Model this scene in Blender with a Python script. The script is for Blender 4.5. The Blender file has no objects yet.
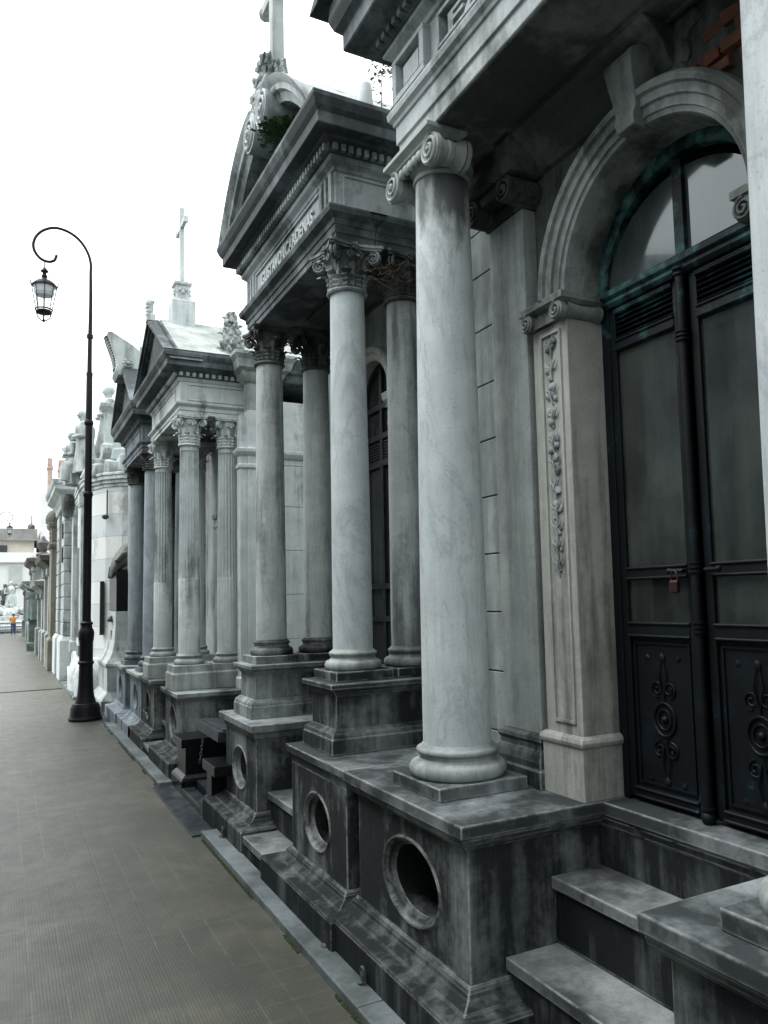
import bpy, bmesh, math, random
from mathutils import Vector, Matrix
from math import sin, cos, pi, radians, atan2, sqrt

random.seed(7)
S = bpy.context.scene
COL = S.collection

# ------------------------------------------------------------------ camera
cam = bpy.data.cameras.new('camera')
co = bpy.data.objects.new('camera', cam)
COL.objects.link(co)
RX = Vector((0.8828750148, -0.0188372771, -0.4692300771))
RY = Vector((-0.4689681811, -0.0875086554, -0.8788692055))
RZ = Vector((-0.0245061903, 0.9959856386, -0.0860932890))
# rows above are the world axes seen from the camera; the matrix maps camera -> world
m = Matrix((RX, RY, RZ)).to_4x4()
m.translation = Vector((0, 0, 1.5))
co.matrix_world = m
cam.sensor_fit = 'VERTICAL'
cam.sensor_height = 24
cam.sensor_width = 18
cam.lens = 784.64 / 1024 * 24
cam.shift_x = (384 - 421.6) / 1024
cam.shift_y = (529.4 - 512) / 1024
cam.clip_start = 0.05
cam.clip_end = 3000
S.camera = co

# ------------------------------------------------------------------ light
W = bpy.data.worlds.new('World')
S.world = W
W.use_nodes = True
nt = W.node_tree
nt.nodes.clear()
sky = nt.nodes.new('ShaderNodeTexSky')
sky.sky_type = 'NISHITA'
sky.sun_disc = False
sky.sun_elevation = radians(61)
SUN_DIR = Vector((-0.62, 0.30, 1.25)).normalized()      # towards the sun
sky.sun_rotation = atan2(SUN_DIR.x, SUN_DIR.y)
sky.air_density = 2.0
sky.dust_density = 6.0
sky.altitude = 20
hsv = nt.nodes.new('ShaderNodeHueSaturation')
hsv.inputs['Saturation'].default_value = 0.05
bg = nt.nodes.new('ShaderNodeBackground')
bg.inputs['Strength'].default_value = 0.15
flat = nt.nodes.new('ShaderNodeBackground')
flat.inputs['Color'].default_value = (0.935, 1.0, 1.0, 1)
# overcast sky: brighter overhead than near the horizon
tc = nt.nodes.new('ShaderNodeTexCoord')
sz = nt.nodes.new('ShaderNodeSeparateXYZ')
nt.links.new(tc.outputs['Generated'], sz.inputs[0])
mr = nt.nodes.new('ShaderNodeMapRange')
mr.inputs['From Min'].default_value = 0.0
mr.inputs['From Max'].default_value = 1.0
mr.inputs['To Min'].default_value = 0.92
mr.inputs['To Max'].default_value = 1.7
nt.links.new(sz.outputs['Z'], mr.inputs['Value'])
nt.links.new(mr.outputs[0], flat.inputs['Strength'])
addw = nt.nodes.new('ShaderNodeAddShader')
wo = nt.nodes.new('ShaderNodeOutputWorld')
nt.links.new(sky.outputs[0], hsv.inputs['Color'])
nt.links.new(hsv.outputs[0], bg.inputs['Color'])
nt.links.new(bg.outputs[0], addw.inputs[0])
nt.links.new(flat.outputs[0], addw.inputs[1])
nt.links.new(addw.outputs[0], wo.inputs[0])
sun = bpy.data.lights.new('sun', 'SUN')
sun.energy = 0.8
sun.angle = radians(35)
sun.color = (1.0, 0.98, 0.95)
so = bpy.data.objects.new('sun', sun)
so.rotation_euler = SUN_DIR.to_track_quat('Z', 'Y').to_euler()
COL.objects.link(so)
S.view_settings.view_transform = 'Standard'
S.view_settings.look = 'None'
S.view_settings.gamma = 1
S.view_settings.exposure = 0.32
S.cycles.max_bounces = 6
S.cycles.diffuse_bounces = 3
S.cycles.glossy_bounces = 3


# ------------------------------------------------------------------ materials
class NB:
    def __init__(s, name):
        s.m = bpy.data.materials.new(name)
        s.m.use_nodes = True
        s.t = s.m.node_tree
        s.t.nodes.clear()
        s.out = s.n('ShaderNodeOutputMaterial')
        s.p = s.n('ShaderNodeBsdfPrincipled')
        s.t.links.new(s.p.outputs[0], s.out.inputs[0])

    def n(s, typ, **kw):
        x = s.t.nodes.new(typ)
        for k, v in kw.items():
            setattr(x, k, v)
        return x

    def l(s, a, b):
        s.t.links.new(a, b)

    def pos(s, scale=(1, 1, 1), rot=(0, 0, 0)):
        if not hasattr(s, 'g'):
            s.g = s.n('ShaderNodeNewGeometry')
        mp = s.n('ShaderNodeMapping')
        mp.inputs['Scale'].default_value = scale
        mp.inputs['Rotation'].default_value = rot
        s.l(s.g.outputs['Position'], mp.inputs['Vector'])
        return mp.outputs[0]

    def noise(s, vec, scale, detail=5, rough=0.6, dist=0.0):
        x = s.n('ShaderNodeTexNoise')
        x.inputs['Scale'].default_value = scale
        x.inputs['Detail'].default_value = detail
        x.inputs['Roughness'].default_value = rough
        x.inputs['Distortion'].default_value = dist
        s.l(vec, x.inputs['Vector'])
        return x.outputs['Fac']

    def ramp(s, fac, stops):
        x = s.n('ShaderNodeValToRGB')
        e = x.color_ramp.elements
        while len(e) < len(stops):
            e.new(0.5)
        for i, (p, c) in enumerate(stops):
            e[i].position = p
            e[i].color = (c, c, c, 1) if not isinstance(c, tuple) else (*c, 1)
        s.l(fac, x.inputs[0])
        return x.outputs[0]

    def mix(s, fac, a, b, mode='MIX'):
        x = s.n('ShaderNodeMix', data_type='RGBA', blend_type=mode)
        for sock, v in ((x.inputs['Factor'], fac), (x.inputs['A'], a), (x.inputs['B'], b)):
            if isinstance(v, (int, float)):
                sock.default_value = v
            elif isinstance(v, tuple):
                sock.default_value = (*v, 1)
            else:
                s.l(v, sock)
        return x.outputs['Result']

    def math(s, op, a, b=0.0, clamp=False):
        x = s.n('ShaderNodeMath', operation=op, use_clamp=clamp)
        for i, v in enumerate((a, b)):
            if isinstance(v, (int, float)):
                x.inputs[i].default_value = v
            else:
                s.l(v, x.inputs[i])
        return x.outputs[0]

    def bump(s, h, strength, dist=0.01):
        x = s.n('ShaderNodeBump')
        x.inputs['Strength'].default_value = strength
        x.inputs['Distance'].default_value = dist
        s.l(h, x.inputs['Height'])
        s.l(x.outputs[0], s.p.inputs['Normal'])


def stone(name, light, dark, grime=(0.03, 0.032, 0.035), amount=0.5, streak=0.5,
          edge=0.0, rough=0.75, scale=1.0, soft=0.12, vein=0.0, edgecol=(0.5, 0.52, 0.52), bump=0.35, spec=0.3, stain=None):
    """weathered stone: light/dark mottling, black crust in patches and run-off streaks"""
    light = (light[0] * 0.955, light[1] * 0.995, light[2] * 1.015)
    dark = (dark[0] * 0.955, dark[1] * 1.0, dark[2] * 1.02)
    grime = (grime[0] * 0.94, grime[1] * 1.0, grime[2] * 0.97)
    b = NB(name)
    p = b.pos()
    n1 = b.noise(p, 1.9 * scale, 8, 0.7, 0.3)
    n2 = b.noise(p, 9 * scale, 5, 0.6)
    base = b.mix(b.ramp(n1, [(0.35, 0.0), (0.65, 1.0)]), dark, light)
    base = b.mix(b.math('MULTIPLY', b.ramp(n2, [(0.3, 0.0), (0.7, 1.0)]), 0.35), base,
                 tuple(x * 0.6 for x in dark))
    if vein > 0:
        v = b.noise(b.pos((1, 1, 0.45), (0.5, 0.3, 0)), 2.2, 6, 0.62, 1.6)
        vv = b.ramp(v, [(0.47, 0.0), (0.5, 1.0), (0.53, 0.0)])
        base = b.mix(b.math('MULTIPLY', vv, vein), base, (0.16, 0.19, 0.21))
    st = b.noise(b.pos((1, 1, 0.10)), 6.5 * scale, 4, 0.55, 0.1)
    big = b.noise(b.pos((1, 1, 0.7)), 1.6 * scale, 5, 0.65, 0.15)
    fine = b.noise(p, 34 * scale, 4, 0.7)
    st2 = b.noise(b.pos((1, 1, 0.07)), 24 * scale, 4, 0.7, 0.1)
    base = b.mix(b.math('MULTIPLY', b.ramp(st2, [(0.48, 0.0), (0.72, 1.0)]), 0.30), base, tuple(x * 0.45 for x in dark))
    g = b.math('ADD', b.math('MULTIPLY', st, streak), b.math('MULTIPLY', big, 1.0 - streak * 0.5))
    g = b.math('ADD', g, b.math('MULTIPLY', b.math('SUBTRACT', fine, 0.5), 0.14))
    g = b.math('ADD', g, b.math('MULTIPLY', b.math('SUBTRACT', st2, 0.5), 0.30 * streak))
    g = b.math('DIVIDE', g, 1.0 + streak * 0.5)
    th = 0.5 + (0.5 - amount) * 0.27
    soft = soft * 0.5
    gm = b.ramp(g, [(max(th - soft, 0), 0.0), (min(th + soft, 1), 1.0)])
    gm = b.math('MULTIPLY', gm, min(1.0, 0.80 + amount * 0.2))
    gcol = b.mix(fine, tuple(x * 0.6 for x in grime), tuple(x * 1.6 for x in grime))
    colr = b.mix(gm, base, gcol)
    speck = b.ramp(b.noise(p, 120, 2, 0.5), [(0.60, 0.0), (0.72, 1.0)])
    colr = b.mix(b.math('MULTIPLY', speck, 0.35), colr, grime)
    if stain:
        # run-off stain below a capital: (height where it fades out, y of the side it favours)
        sp = b.n('ShaderNodeSeparateXYZ')
        b.l(b.n('ShaderNodeTexCoord').outputs['Object'], sp.inputs[0])
        zt = b.math('MULTIPLY', b.math('SUBTRACT', sp.outputs['Z'], stain[0]), 3.2)
        yt = b.math('MULTIPLY', b.math('SUBTRACT', stain[1], sp.outputs['Y']), 4.5)
        nn = b.math('MULTIPLY', b.math('SUBTRACT', b.noise(b.pos((1, 1, 0.35)), 9, 4, 0.6), 0.5), 2.6)
        sm = b.ramp(b.math('ADD', b.math('ADD', zt, yt), nn), [(0.30, 0.0), (0.85, 1.0)])
        colr = b.mix(b.math('MULTIPLY', sm, 0.9), colr, (0.055, 0.058, 0.06))
    if edge > 0:
        bv = b.n('ShaderNodeBevel', samples=4)
        bv.inputs['Radius'].default_value = 0.012
        dt = b.n('ShaderNodeVectorMath', operation='DOT_PRODUCT')
        b.l(bv.outputs[0], dt.inputs[0])
        b.l(b.g.outputs['Normal'], dt.inputs[1])
        em = b.ramp(dt.outputs['Value'], [(0.86, 1.0), (0.985, 0.0)])
        en = b.ramp(b.noise(p, 7, 6, 0.75), [(0.40, 0.0), (0.56, 1.0)])
        colr = b.mix(b.math('MULTIPLY', b.math('MULTIPLY', em, en), edge), colr, edgecol)
    b.l(colr, b.p.inputs['Base Color'])
    b.l(b.math('ADD', b.math('MULTIPLY', n2, 0.3), rough - 0.15), b.p.inputs['Roughness'])
    b.p.inputs['Specular IOR Level'].default_value = spec
    h = b.math('ADD', b.math('MULTIPLY', fine, 0.5), b.math('MULTIPLY', b.noise(p, 140, 3, 0.6), 0.25))
    h = b.math('ADD', h, b.math('MULTIPLY', n2, 0.6))
    b.bump(h, bump, 0.006)
    return b.m


def plain(name, c1, c2, rough=0.5, metal=0.0, scale=8, spec=0.5, bump=0.15):
    b = NB(name)
    p = b.pos()
    n1 = b.noise(p, scale, 5, 0.6, 0.2)
    b.l(b.mix(b.ramp(n1, [(0.35, 0.0), (0.65, 1.0)]), c1, c2), b.p.inputs['Base Color'])
    b.p.inputs['Roughness'].default_value = rough
    b.p.inputs['Metallic'].default_value = metal
    b.p.inputs['Specular IOR Level'].default_value = spec
    b.bump(b.noise(p, scale * 9, 3, 0.6), bump, 0.003)
    return b.m


M = {}
M['shaft'] = stone('pale_marble', (0.58, 0.605, 0.61), (0.45, 0.48, 0.49), (0.09, 0.10, 0.105), 0.12, 0.55, vein=0.3, rough=0.6, soft=0.07, bump=0.15)
M['shaft_dim'] = stone('greyed_marble', (0.50, 0.52, 0.50), (0.36, 0.38, 0.37), (0.085, 0.09, 0.09), 0.20, 0.85, vein=0.3, rough=0.65, soft=0.1, bump=0.2)
M['grimy'] = stone('blackened_stone', (0.42, 0.44, 0.435), (0.20, 0.21, 0.215), (0.010, 0.012, 0.013), 0.76, 0.5, edge=1.0, soft=0.20, spec=0.12)
M['base'] = stone('black_crusted_plinth', (0.24, 0.255, 0.25), (0.11, 0.12, 0.12), (0.011, 0.013, 0.014), 0.90, 0.7, edge=0.9, soft=0.26, spec=0.12, scale=1.4)
M['cap'] = stone('pedestal_cap_stone', (0.38, 0.40, 0.41), (0.20, 0.215, 0.22), (0.017, 0.020, 0.023), 0.70, 0.1, edge=1.0, scale=1.0, soft=0.20, spec=0.2)
M['tread'] = stone('step_stone', (0.42, 0.43, 0.42), (0.2, 0.21, 0.21), (0.014, 0.017, 0.019), 0.58, 0.1, edge=1.0, scale=0.9, soft=0.22)
M['grey'] = stone('grey_stone', (0.44, 0.46, 0.44), (0.30, 0.32, 0.31), (0.06, 0.066, 0.066), 0.34, 0.6, edge=0.25, soft=0.2)
M['entab'] = stone('entablature_stone', (0.50, 0.52, 0.52), (0.34, 0.36, 0.37), (0.05, 0.055, 0.06), 0.34, 0.3, edge=0.3)
M['darkcornice'] = stone('sooty_cornice', (0.22, 0.24, 0.255), (0.11, 0.125, 0.135), (0.022, 0.026, 0.030), 0.54, 0.3, edge=0.35, edgecol=(0.35, 0.38, 0.4))
M['soffitdark'] = stone('dark_soffit_stone', (0.26, 0.265, 0.25), (0.15, 0.155, 0.15), (0.045, 0.048, 0.048), 0.55, 0.1, spec=0.1)
M['archdark'] = stone('stained_arch_stone', (0.36, 0.375, 0.36), (0.19, 0.20, 0.195), (0.035, 0.038, 0.038), 0.55, 0.3, edge=0.25)
M['shaft1'] = stone('stained_marble_shaft', (0.60, 0.625, 0.63), (0.47, 0.50, 0.51), (0.10, 0.11, 0.115), 0.10, 0.55, vein=0.3, rough=0.6, soft=0.07, bump=0.15, stain=(2.23, 0.0))
M['wall'] = stone('wall_marble', (0.42, 0.45, 0.44), (0.28, 0.31, 0.30), (0.06, 0.066, 0.07), 0.36, 0.6)
M['cream'] = stone('cream_stone', (0.45, 0.44, 0.40), (0.32, 0.315, 0.29), (0.08, 0.078, 0.072), 0.24, 0.8, edge=0.2)
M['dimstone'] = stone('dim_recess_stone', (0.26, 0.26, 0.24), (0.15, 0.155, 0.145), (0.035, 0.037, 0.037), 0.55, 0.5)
M['whitemarble'] = stone('white_marble', (0.50, 0.52, 0.51), (0.35, 0.38, 0.375), (0.12, 0.13, 0.13), 0.36, 0.5, edge=0.0, soft=0.1)
M['whitegrey'] = stone('weathered_white_marble', (0.64, 0.66, 0.65), (0.48, 0.50, 0.50), (0.11, 0.115, 0.115), 0.22, 0.6, edge=0.1, soft=0.1)
M['roofslab'] = stone('stained_roof_marble', (0.46, 0.48, 0.46), (0.33, 0.35, 0.33), (0.12, 0.13, 0.12), 0.40, 0.1, scale=1.5, soft=0.3)
M['blue'] = stone('blue_grey_marble', (0.27, 0.31, 0.345), (0.18, 0.21, 0.24), (0.05, 0.06, 0.07), 0.36, 0.7, vein=0.4)
M['carve'] = stone('carved_stone', (0.40, 0.42, 0.41), (0.24, 0.26, 0.255), (0.04, 0.043, 0.045), 0.42, 0.2, scale=2)
M['carvedark'] = stone('carved_dark_stone', (0.2, 0.21, 0.2), (0.1, 0.105, 0.1), (0.02, 0.021, 0.022), 0.55, 0.2, scale=2)
M['brown'] = stone('brown_stone', (0.25, 0.225, 0.175), (0.17, 0.15, 0.12), (0.10, 0.09, 0.08), 0.3, 0.6)
M['darkbrown'] = stone('dark_weathered_stone', (0.16, 0.15, 0.13), (0.09, 0.085, 0.08), (0.04, 0.04, 0.04), 0.5, 0.5)
M['kerb'] = stone('kerb_stone', (0.23, 0.25, 0.26), (0.12, 0.14, 0.148), (0.03, 0.036, 0.034), 0.5, 0.0, edge=0.2, scale=1.0, soft=0.25)
M['granite'] = plain('black_granite', (0.003, 0.0035, 0.005), (0.009, 0.011, 0.014), 0.30, 0, 40, 0.14, 0.05)
M['slate'] = plain('slate_slab', (0.034, 0.043, 0.050), (0.006, 0.008, 0.010), 0.4, 0, 7, 0.2, 0.1)
M['iron'] = plain('black_iron', (0.006, 0.007, 0.009), (0.016, 0.018, 0.022), 0.45, 0.2, 14, 0.5, 0.2)
M['lampiron'] = plain('painted_lamp_iron', (0.004, 0.004, 0.006), (0.009, 0.008, 0.012), 0.55, 0.0, 14, 0.2, 0.2)
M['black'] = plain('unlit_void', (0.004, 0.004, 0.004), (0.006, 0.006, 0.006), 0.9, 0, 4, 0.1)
M['bronze'] = plain('green_bronze', (0.11, 0.15, 0.14), (0.05, 0.07, 0.065), 0.7, 0.1, 5)
M['bronzedark'] = plain('dark_bronze', (0.03, 0.035, 0.03), (0.06, 0.065, 0.055), 0.5, 0.4, 12)
M['redlock'] = plain('red_painted_metal', (0.035, 0.009, 0.009), (0.02, 0.007, 0.007), 0.5, 0.2, 60)
M['facade'] = plain('white_facade', (0.72, 0.74, 0.74), (0.62, 0.64, 0.64), 0.8, 0, 0.8, 0.2)
M['ochre'] = plain('ochre_facade', (0.52, 0.48, 0.41), (0.42, 0.39, 0.34), 0.8, 0, 0.8, 0.2)
M['shutter'] = plain('grey_shutter', (0.46, 0.49, 0.48), (0.38, 0.41, 0.40), 0.7, 0, 2, 0.3)
M['greyroof'] = plain('grey_parapet', (0.30, 0.30, 0.29), (0.20, 0.20, 0.19), 0.8, 0, 1.2, 0.2)
M['chimney'] = plain('chimney_brick', (0.36, 0.24, 0.20), (0.5, 0.4, 0.36), 0.85, 0, 2.5, 0.2)
M['orange'] = plain('orange_cloth', (0.62, 0.26, 0.05), (0.5, 0.2, 0.04), 0.8, 0, 30, 0.2)
M['denim'] = plain('blue_denim', (0.06, 0.10, 0.20), (0.04, 0.07, 0.15), 0.85, 0, 30, 0.2)
M['skin'] = plain('skin', (0.40, 0.24, 0.17), (0.36, 0.21, 0.15), 0.6, 0, 10, 0.3)
M['hair'] = plain('dark_hair', (0.02, 0.014, 0.01), (0.03, 0.02, 0.015), 0.6, 0, 30, 0.3)
M['leaf'] = plain('green_leaf', (0.06, 0.12, 0.05), (0.035, 0.07, 0.035), 0.55, 0, 20, 0.3)
M['leafgrey'] = plain('grey_green_leaf', (0.09, 0.13, 0.09), (0.06, 0.09, 0.07), 0.6, 0, 20, 0.3)
M['twig'] = plain('dry_twig', (0.08, 0.055, 0.04), (0.05, 0.035, 0.03), 0.8, 0, 20, 0.2)
M['drytwig'] = plain('reddish_dry_twig', (0.13, 0.095, 0.07), (0.08, 0.06, 0.045), 0.8, 0, 20, 0.2)


def door_metal():
    b = NB('verdigris_bronze')
    p = b.pos()
    n = b.noise(p, 5.5, 6, 0.7, 0.4)
    z = b.n('ShaderNodeSeparateXYZ')
    b.l(b.g.outputs['Position'], z.inputs[0])
    # run-off corrosion starts under the arch rail and fades out down the leaves
    hi = b.n('ShaderNodeMapRange')
    hi.inputs['From Min'].default_value = 2.1
    hi.inputs['From Max'].default_value = 2.75
    b.l(z.outputs['Z'], hi.inputs['Value'])
    k = b.math('ADD', n, b.math('MULTIPLY', hi.outputs[0], 0.18))
    c = b.ramp(k, [(0.46, (0.0015, 0.0025, 0.004)), (0.65, (0.003, 0.008, 0.013)), (0.72, (0.022, 0.068, 0.073)), (0.84, (0.09, 0.20, 0.19))])
    b.l(c, b.p.inputs['Base Color'])
    b.p.inputs['Roughness'].default_value = 0.55
    b.p.inputs['Specular IOR Level'].default_value = 0.28
    b.bump(b.noise(p, 60, 4, 0.6), 0.3, 0.003)
    return b.m


def glass_mat(name, dust_sheen, col, rough, coat=0.0):
    b = NB(name)
    p = b.pos()
    n = b.noise(p, 2.2, 5, 0.6, 0.4)
    st = b.noise(b.pos((1, 1, 0.2)), 6, 4, 0.6)
    d = b.ramp(b.math('MULTIPLY', b.math('ADD', n, st), 0.5), [(0.36, 0.0), (0.64, 1.0)])
    b.l(b.mix(b.math('MULTIPLY', d, dust_sheen), (0.006, 0.007, 0.007), col), b.p.inputs['Base Color'])
    b.l(b.math('ADD', b.math('MULTIPLY', d, 0.12), rough), b.p.inputs['Roughness'])
    b.p.inputs['Specular IOR Level'].default_value = 0.6
    b.p.inputs['Coat Weight'].default_value = coat
    b.p.inputs['Coat Roughness'].default_value = 0.02
    b.p.inputs['Coat IOR'].default_value = 1.7
    b.p.inputs['Specular Tint'].default_value = (0.78, 0.93, 1.0, 1)
    b.bump(b.noise(p, 3, 2, 0.5), 0.03, 0.01)
    return b.m


M['door'] = door_metal()
M['glass'] = glass_mat('dusty_dark_glass', 1.0, (0.055, 0.065, 0.060), 0.06, 0.35)
M['fanglass'] = glass_mat('fanlight_glass', 0.9, (0.10, 0.115, 0.12), 0.05, 0.32)  # dust tone brightened and cooled to imitate part of the sky reflection
M['windowglass'] = glass_mat('window_glass', 0.6, (0.05, 0.055, 0.06), 0.06)


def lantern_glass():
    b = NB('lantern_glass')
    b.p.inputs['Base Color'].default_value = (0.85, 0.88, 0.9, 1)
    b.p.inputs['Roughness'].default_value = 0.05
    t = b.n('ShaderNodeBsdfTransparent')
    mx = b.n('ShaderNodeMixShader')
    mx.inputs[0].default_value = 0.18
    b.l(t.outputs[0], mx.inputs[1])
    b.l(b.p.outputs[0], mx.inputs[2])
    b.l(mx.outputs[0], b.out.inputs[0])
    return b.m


M['lanternglass'] = lantern_glass()


def pavement_mat():
    b = NB('ribbed_cement_tiles')
    p = b.pos()
    sx = b.n('ShaderNodeSeparateXYZ')
    b.l(p, sx.inputs[0])
    T = 0.1245

    def grid(axis, t, w):
        u = b.math('DIVIDE', sx.outputs[axis], t)
        f = b.math('ABSOLUTE', b.math('SUBTRACT', b.math('FRACT', u), 0.5))
        return b.math('GREATER_THAN', f, 0.5 - w)
    jx, jy = grid('X', T, 0.034), grid('Y', T, 0.034)
    joint = b.math('MAXIMUM', jx, jy)
    # per tile tone
    fx = b.math('FLOOR', b.math('DIVIDE', b.math('ADD', sx.outputs['X'], T * 0.5), T))
    fy = b.math('FLOOR', b.math('DIVIDE', b.math('ADD', sx.outputs['Y'], T * 0.5), T))
    cmb = b.n('ShaderNodeCombineXYZ')
    b.l(fx, cmb.inputs[0])
    b.l(fy, cmb.inputs[1])
    wn = b.n('ShaderNodeTexWhiteNoise', noise_dimensions='3D')
    b.l(cmb.outputs[0], wn.inputs['Vector'])
    n1 = b.noise(p, 0.9, 6, 0.65, 0.5)
    n2 = b.noise(p, 7, 5, 0.65)
    fine = b.noise(p, 60, 3, 0.7)
    base = b.mix(b.ramp(n1, [(0.40, 0.0), (0.60, 1.0)]), (0.038, 0.038, 0.026), (0.088, 0.086, 0.062))
    tile = b.ramp(wn.outputs['Value'], [(0.0, 0.0), (0.55, 0.25), (0.8, 0.7), (1.0, 1.0)])
    base = b.mix(b.math('MULTIPLY', tile, 0.5), base, (0.024, 0.026, 0.020))
    stain = b.ramp(b.noise(p, 3.3, 5, 0.75, 1.2), [(0.60, 0.0), (0.68, 1.0)])
    base = b.mix(b.math('MULTIPLY', stain, 0.5), base, (0.028, 0.031, 0.026))
    scuff = b.ramp(b.noise(b.pos((1, 0.35, 1)), 5.0, 6, 0.8, 0.6), [(0.58, 0.0), (0.72, 1.0)])
    base = b.mix(b.math('MULTIPLY', scuff, 0.4), base, (0.15, 0.155, 0.13))
    base = b.mix(b.math('MULTIPLY', b.ramp(n2, [(0.45, 0.0), (0.62, 1.0)]), 0.5), base, (0.038, 0.040, 0.032))
    blot = b.ramp(b.noise(b.pos((1, 0.7, 1)), 2.1, 6, 0.7, 0.8), [(0.44, 0.0), (0.62, 1.0)])
    base = b.mix(b.math('MULTIPLY', blot, 0.85), base, (0.021, 0.024, 0.018))
    base = b.mix(b.math('MULTIPLY', fine, 0.22), base, (0.13, 0.135, 0.11))
    # ribs
    r = b.math('FRACT', b.math('MULTIPLY', sx.outputs['X'], 1 / 0.0125))
    rib = b.math('ABSOLUTE', b.math('SUBTRACT', r, 0.5))
    r2 = b.math('FRACT', b.math('MULTIPLY', sx.outputs['Y'], 1 / 0.0125))
    rib2 = b.math('ABSOLUTE', b.math('SUBTRACT', r2, 0.5))
    ribs = b.math('MINIMUM', rib, b.math('ADD', rib2, 0.12))
    groove = b.ramp(ribs, [(0.05, 1.0), (0.22, 0.0)])
    base = b.mix(b.math('MULTIPLY', groove, 0.22), base, (0.05, 0.052, 0.048))
    dk = b.mix(b.math('MULTIPLY', joint, 0.5), base, (0.05, 0.05, 0.045))
    # only some joints still carry pale mortar
    keep = b.ramp(b.noise(b.pos((1, 1, 1)), 1.15, 3, 0.6), [(0.45, 0.0), (0.54, 1.0)])
    wx = b.n('ShaderNodeTexWhiteNoise', noise_dimensions='1D')
    b.l(b.math('ADD', b.math('FLOOR', b.math('DIVIDE', sx.outputs['X'], T)), 0.5), wx.inputs['W'])
    wy = b.n('ShaderNodeTexWhiteNoise', noise_dimensions='1D')
    b.l(b.math('ADD', b.math('FLOOR', b.math('DIVIDE', sx.outputs['Y'], T)), 7.5), wy.inputs['W'])
    px = b.math('MULTIPLY', jx, b.math('GREATER_THAN', wx.outputs['Value'], 0.62))
    py = b.math('MULTIPLY', jy, b.math('GREATER_THAN', wy.outputs['Value'], 0.72))
    pale = b.math('MULTIPLY', b.math('MAXIMUM', px, py), keep)
    wear = b.ramp(b.noise(p, 16, 4, 0.7), [(0.38, 0.15), (0.62, 1.0)])
    colr = b.mix(b.math('MULTIPLY', b.math('MULTIPLY', pale, wear), 0.38), dk, (0.20, 0.21, 0.18))
    b.l(colr, b.p.inputs['Base Color'])
    b.l(b.math('ADD', b.math('MULTIPLY', n2, 0.25), 0.32), b.p.inputs['Roughness'])
    b.p.inputs['Specular IOR Level'].default_value = 0.5
    h = b.math('SUBTRACT', b.math('MULTIPLY', fine, 0.3), b.math('MAXIMUM', b.math('MULTIPLY', groove, 0.5), joint))
    b.bump(h, 0.22, 0.003)
    return b.m


M['pavement'] = pavement_mat()


def banded():
    """alternating courses of white and blue-grey marble"""
    b = NB('banded_marble')
    p = b.pos()
    sx = b.n('ShaderNodeSeparateXYZ')
    b.l(p, sx.inputs[0])
    u = b.math('FRACT', b.math('DIVIDE', sx.outputs['Z'], 0.76))
    band = b.math('GREATER_THAN', u, 0.5)
    c = b.mix(band, (0.54, 0.555, 0.55), (0.44, 0.47, 0.485))
    n = b.noise(b.pos((1, 1, 0.5)), 2.2, 6, 0.65, 0.5)
    c = b.mix(b.ramp(n, [(0.55, 0.0), (0.66, 0.8)]), c, (0.17, 0.18, 0.18))
    f = b.math('ABSOLUTE', b.math('SUBTRACT', b.math('FRACT', b.math('DIVIDE', sx.outputs['Z'], 0.38)), 0.5))
    c = b.mix(b.math('MULTIPLY', b.math('GREATER_THAN', f, 0.485), 0.6), c, (0.2, 0.2, 0.2))
    b.l(c, b.p.inputs['Base Color'])
    b.p.inputs['Roughness'].default_value = 0.6
    return b.m


M['banded'] = banded()
M['wallmid'] = stone('mid_grey_block', (0.34, 0.36, 0.355), (0.22, 0.24, 0.24), (0.05, 0.055, 0.06), 0.40, 0.7, soft=0.2)
M['bluecol'] = stone('blue_grey_column', (0.42, 0.46, 0.48), (0.31, 0.35, 0.375), (0.09, 0.10, 0.11), 0.2, 0.7, vein=0.4, soft=0.2)

# ------------------------------------------------------------------ object helpers
WP = {}


def tag(o, label, cat, group=None, kind=None):
    if label: o['label'] = label
    if cat: o['category'] = cat
    if group: o['group'] = group
    if kind: o['kind'] = kind
    return o


def thing(name, label, cat, loc, group=None):
    o = bpy.data.objects.new(name, None)
    o.empty_display_size = 0.2
    COL.objects.link(o)
    o.location = loc
    WP[o.name] = Vector(loc)
    return tag(o, label, cat, group)


def part(name, bm, mat, parent=None, origin=None, smooth=False, bevel=0.0, label=None, angle=35):
    """link bm (world coordinates) as one mesh object"""
    if origin is None:
        if parent is not None and not bm.verts:
            origin = WP[parent.name]
        else:
            xs = [v.co.x for v in bm.verts]; ys = [v.co.y for v in bm.verts]; zs = [v.co.z for v in bm.verts]
            origin = Vector(((min(xs) + max(xs)) / 2, (min(ys) + max(ys)) / 2, min(zs)))
    origin = Vector(origin)
    for v in bm.verts:
        v.co -= origin
    bmesh.ops.recalc_face_normals(bm, faces=bm.faces)
    me = bpy.data.meshes.new(name)
    bm.to_mesh(me)
    bm.free()
    mats = mat if isinstance(mat, (list, tuple)) else [mat]
    for mm in mats:
        me.materials.append(mm)
    if smooth:
        for pl in me.polygons:
            pl.use_smooth = True
        me.set_sharp_from_angle(angle=radians(angle))
    o = bpy.data.objects.new(name, me)
    COL.objects.link(o)
    WP[o.name] = origin
    if parent is not None:
        o.parent = parent
        o.location = origin - WP[parent.name]
    else:
        o.location = origin
    if bevel > 0:
        md = o.modifiers.new('bevel', 'BEVEL')
        md.width = bevel
        md.segments = 2
        md.limit_method = 'ANGLE'
        md.angle_limit = radians(40)
        md.harden_normals = False
    if label:
        o['label'] = label
    return o


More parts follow.
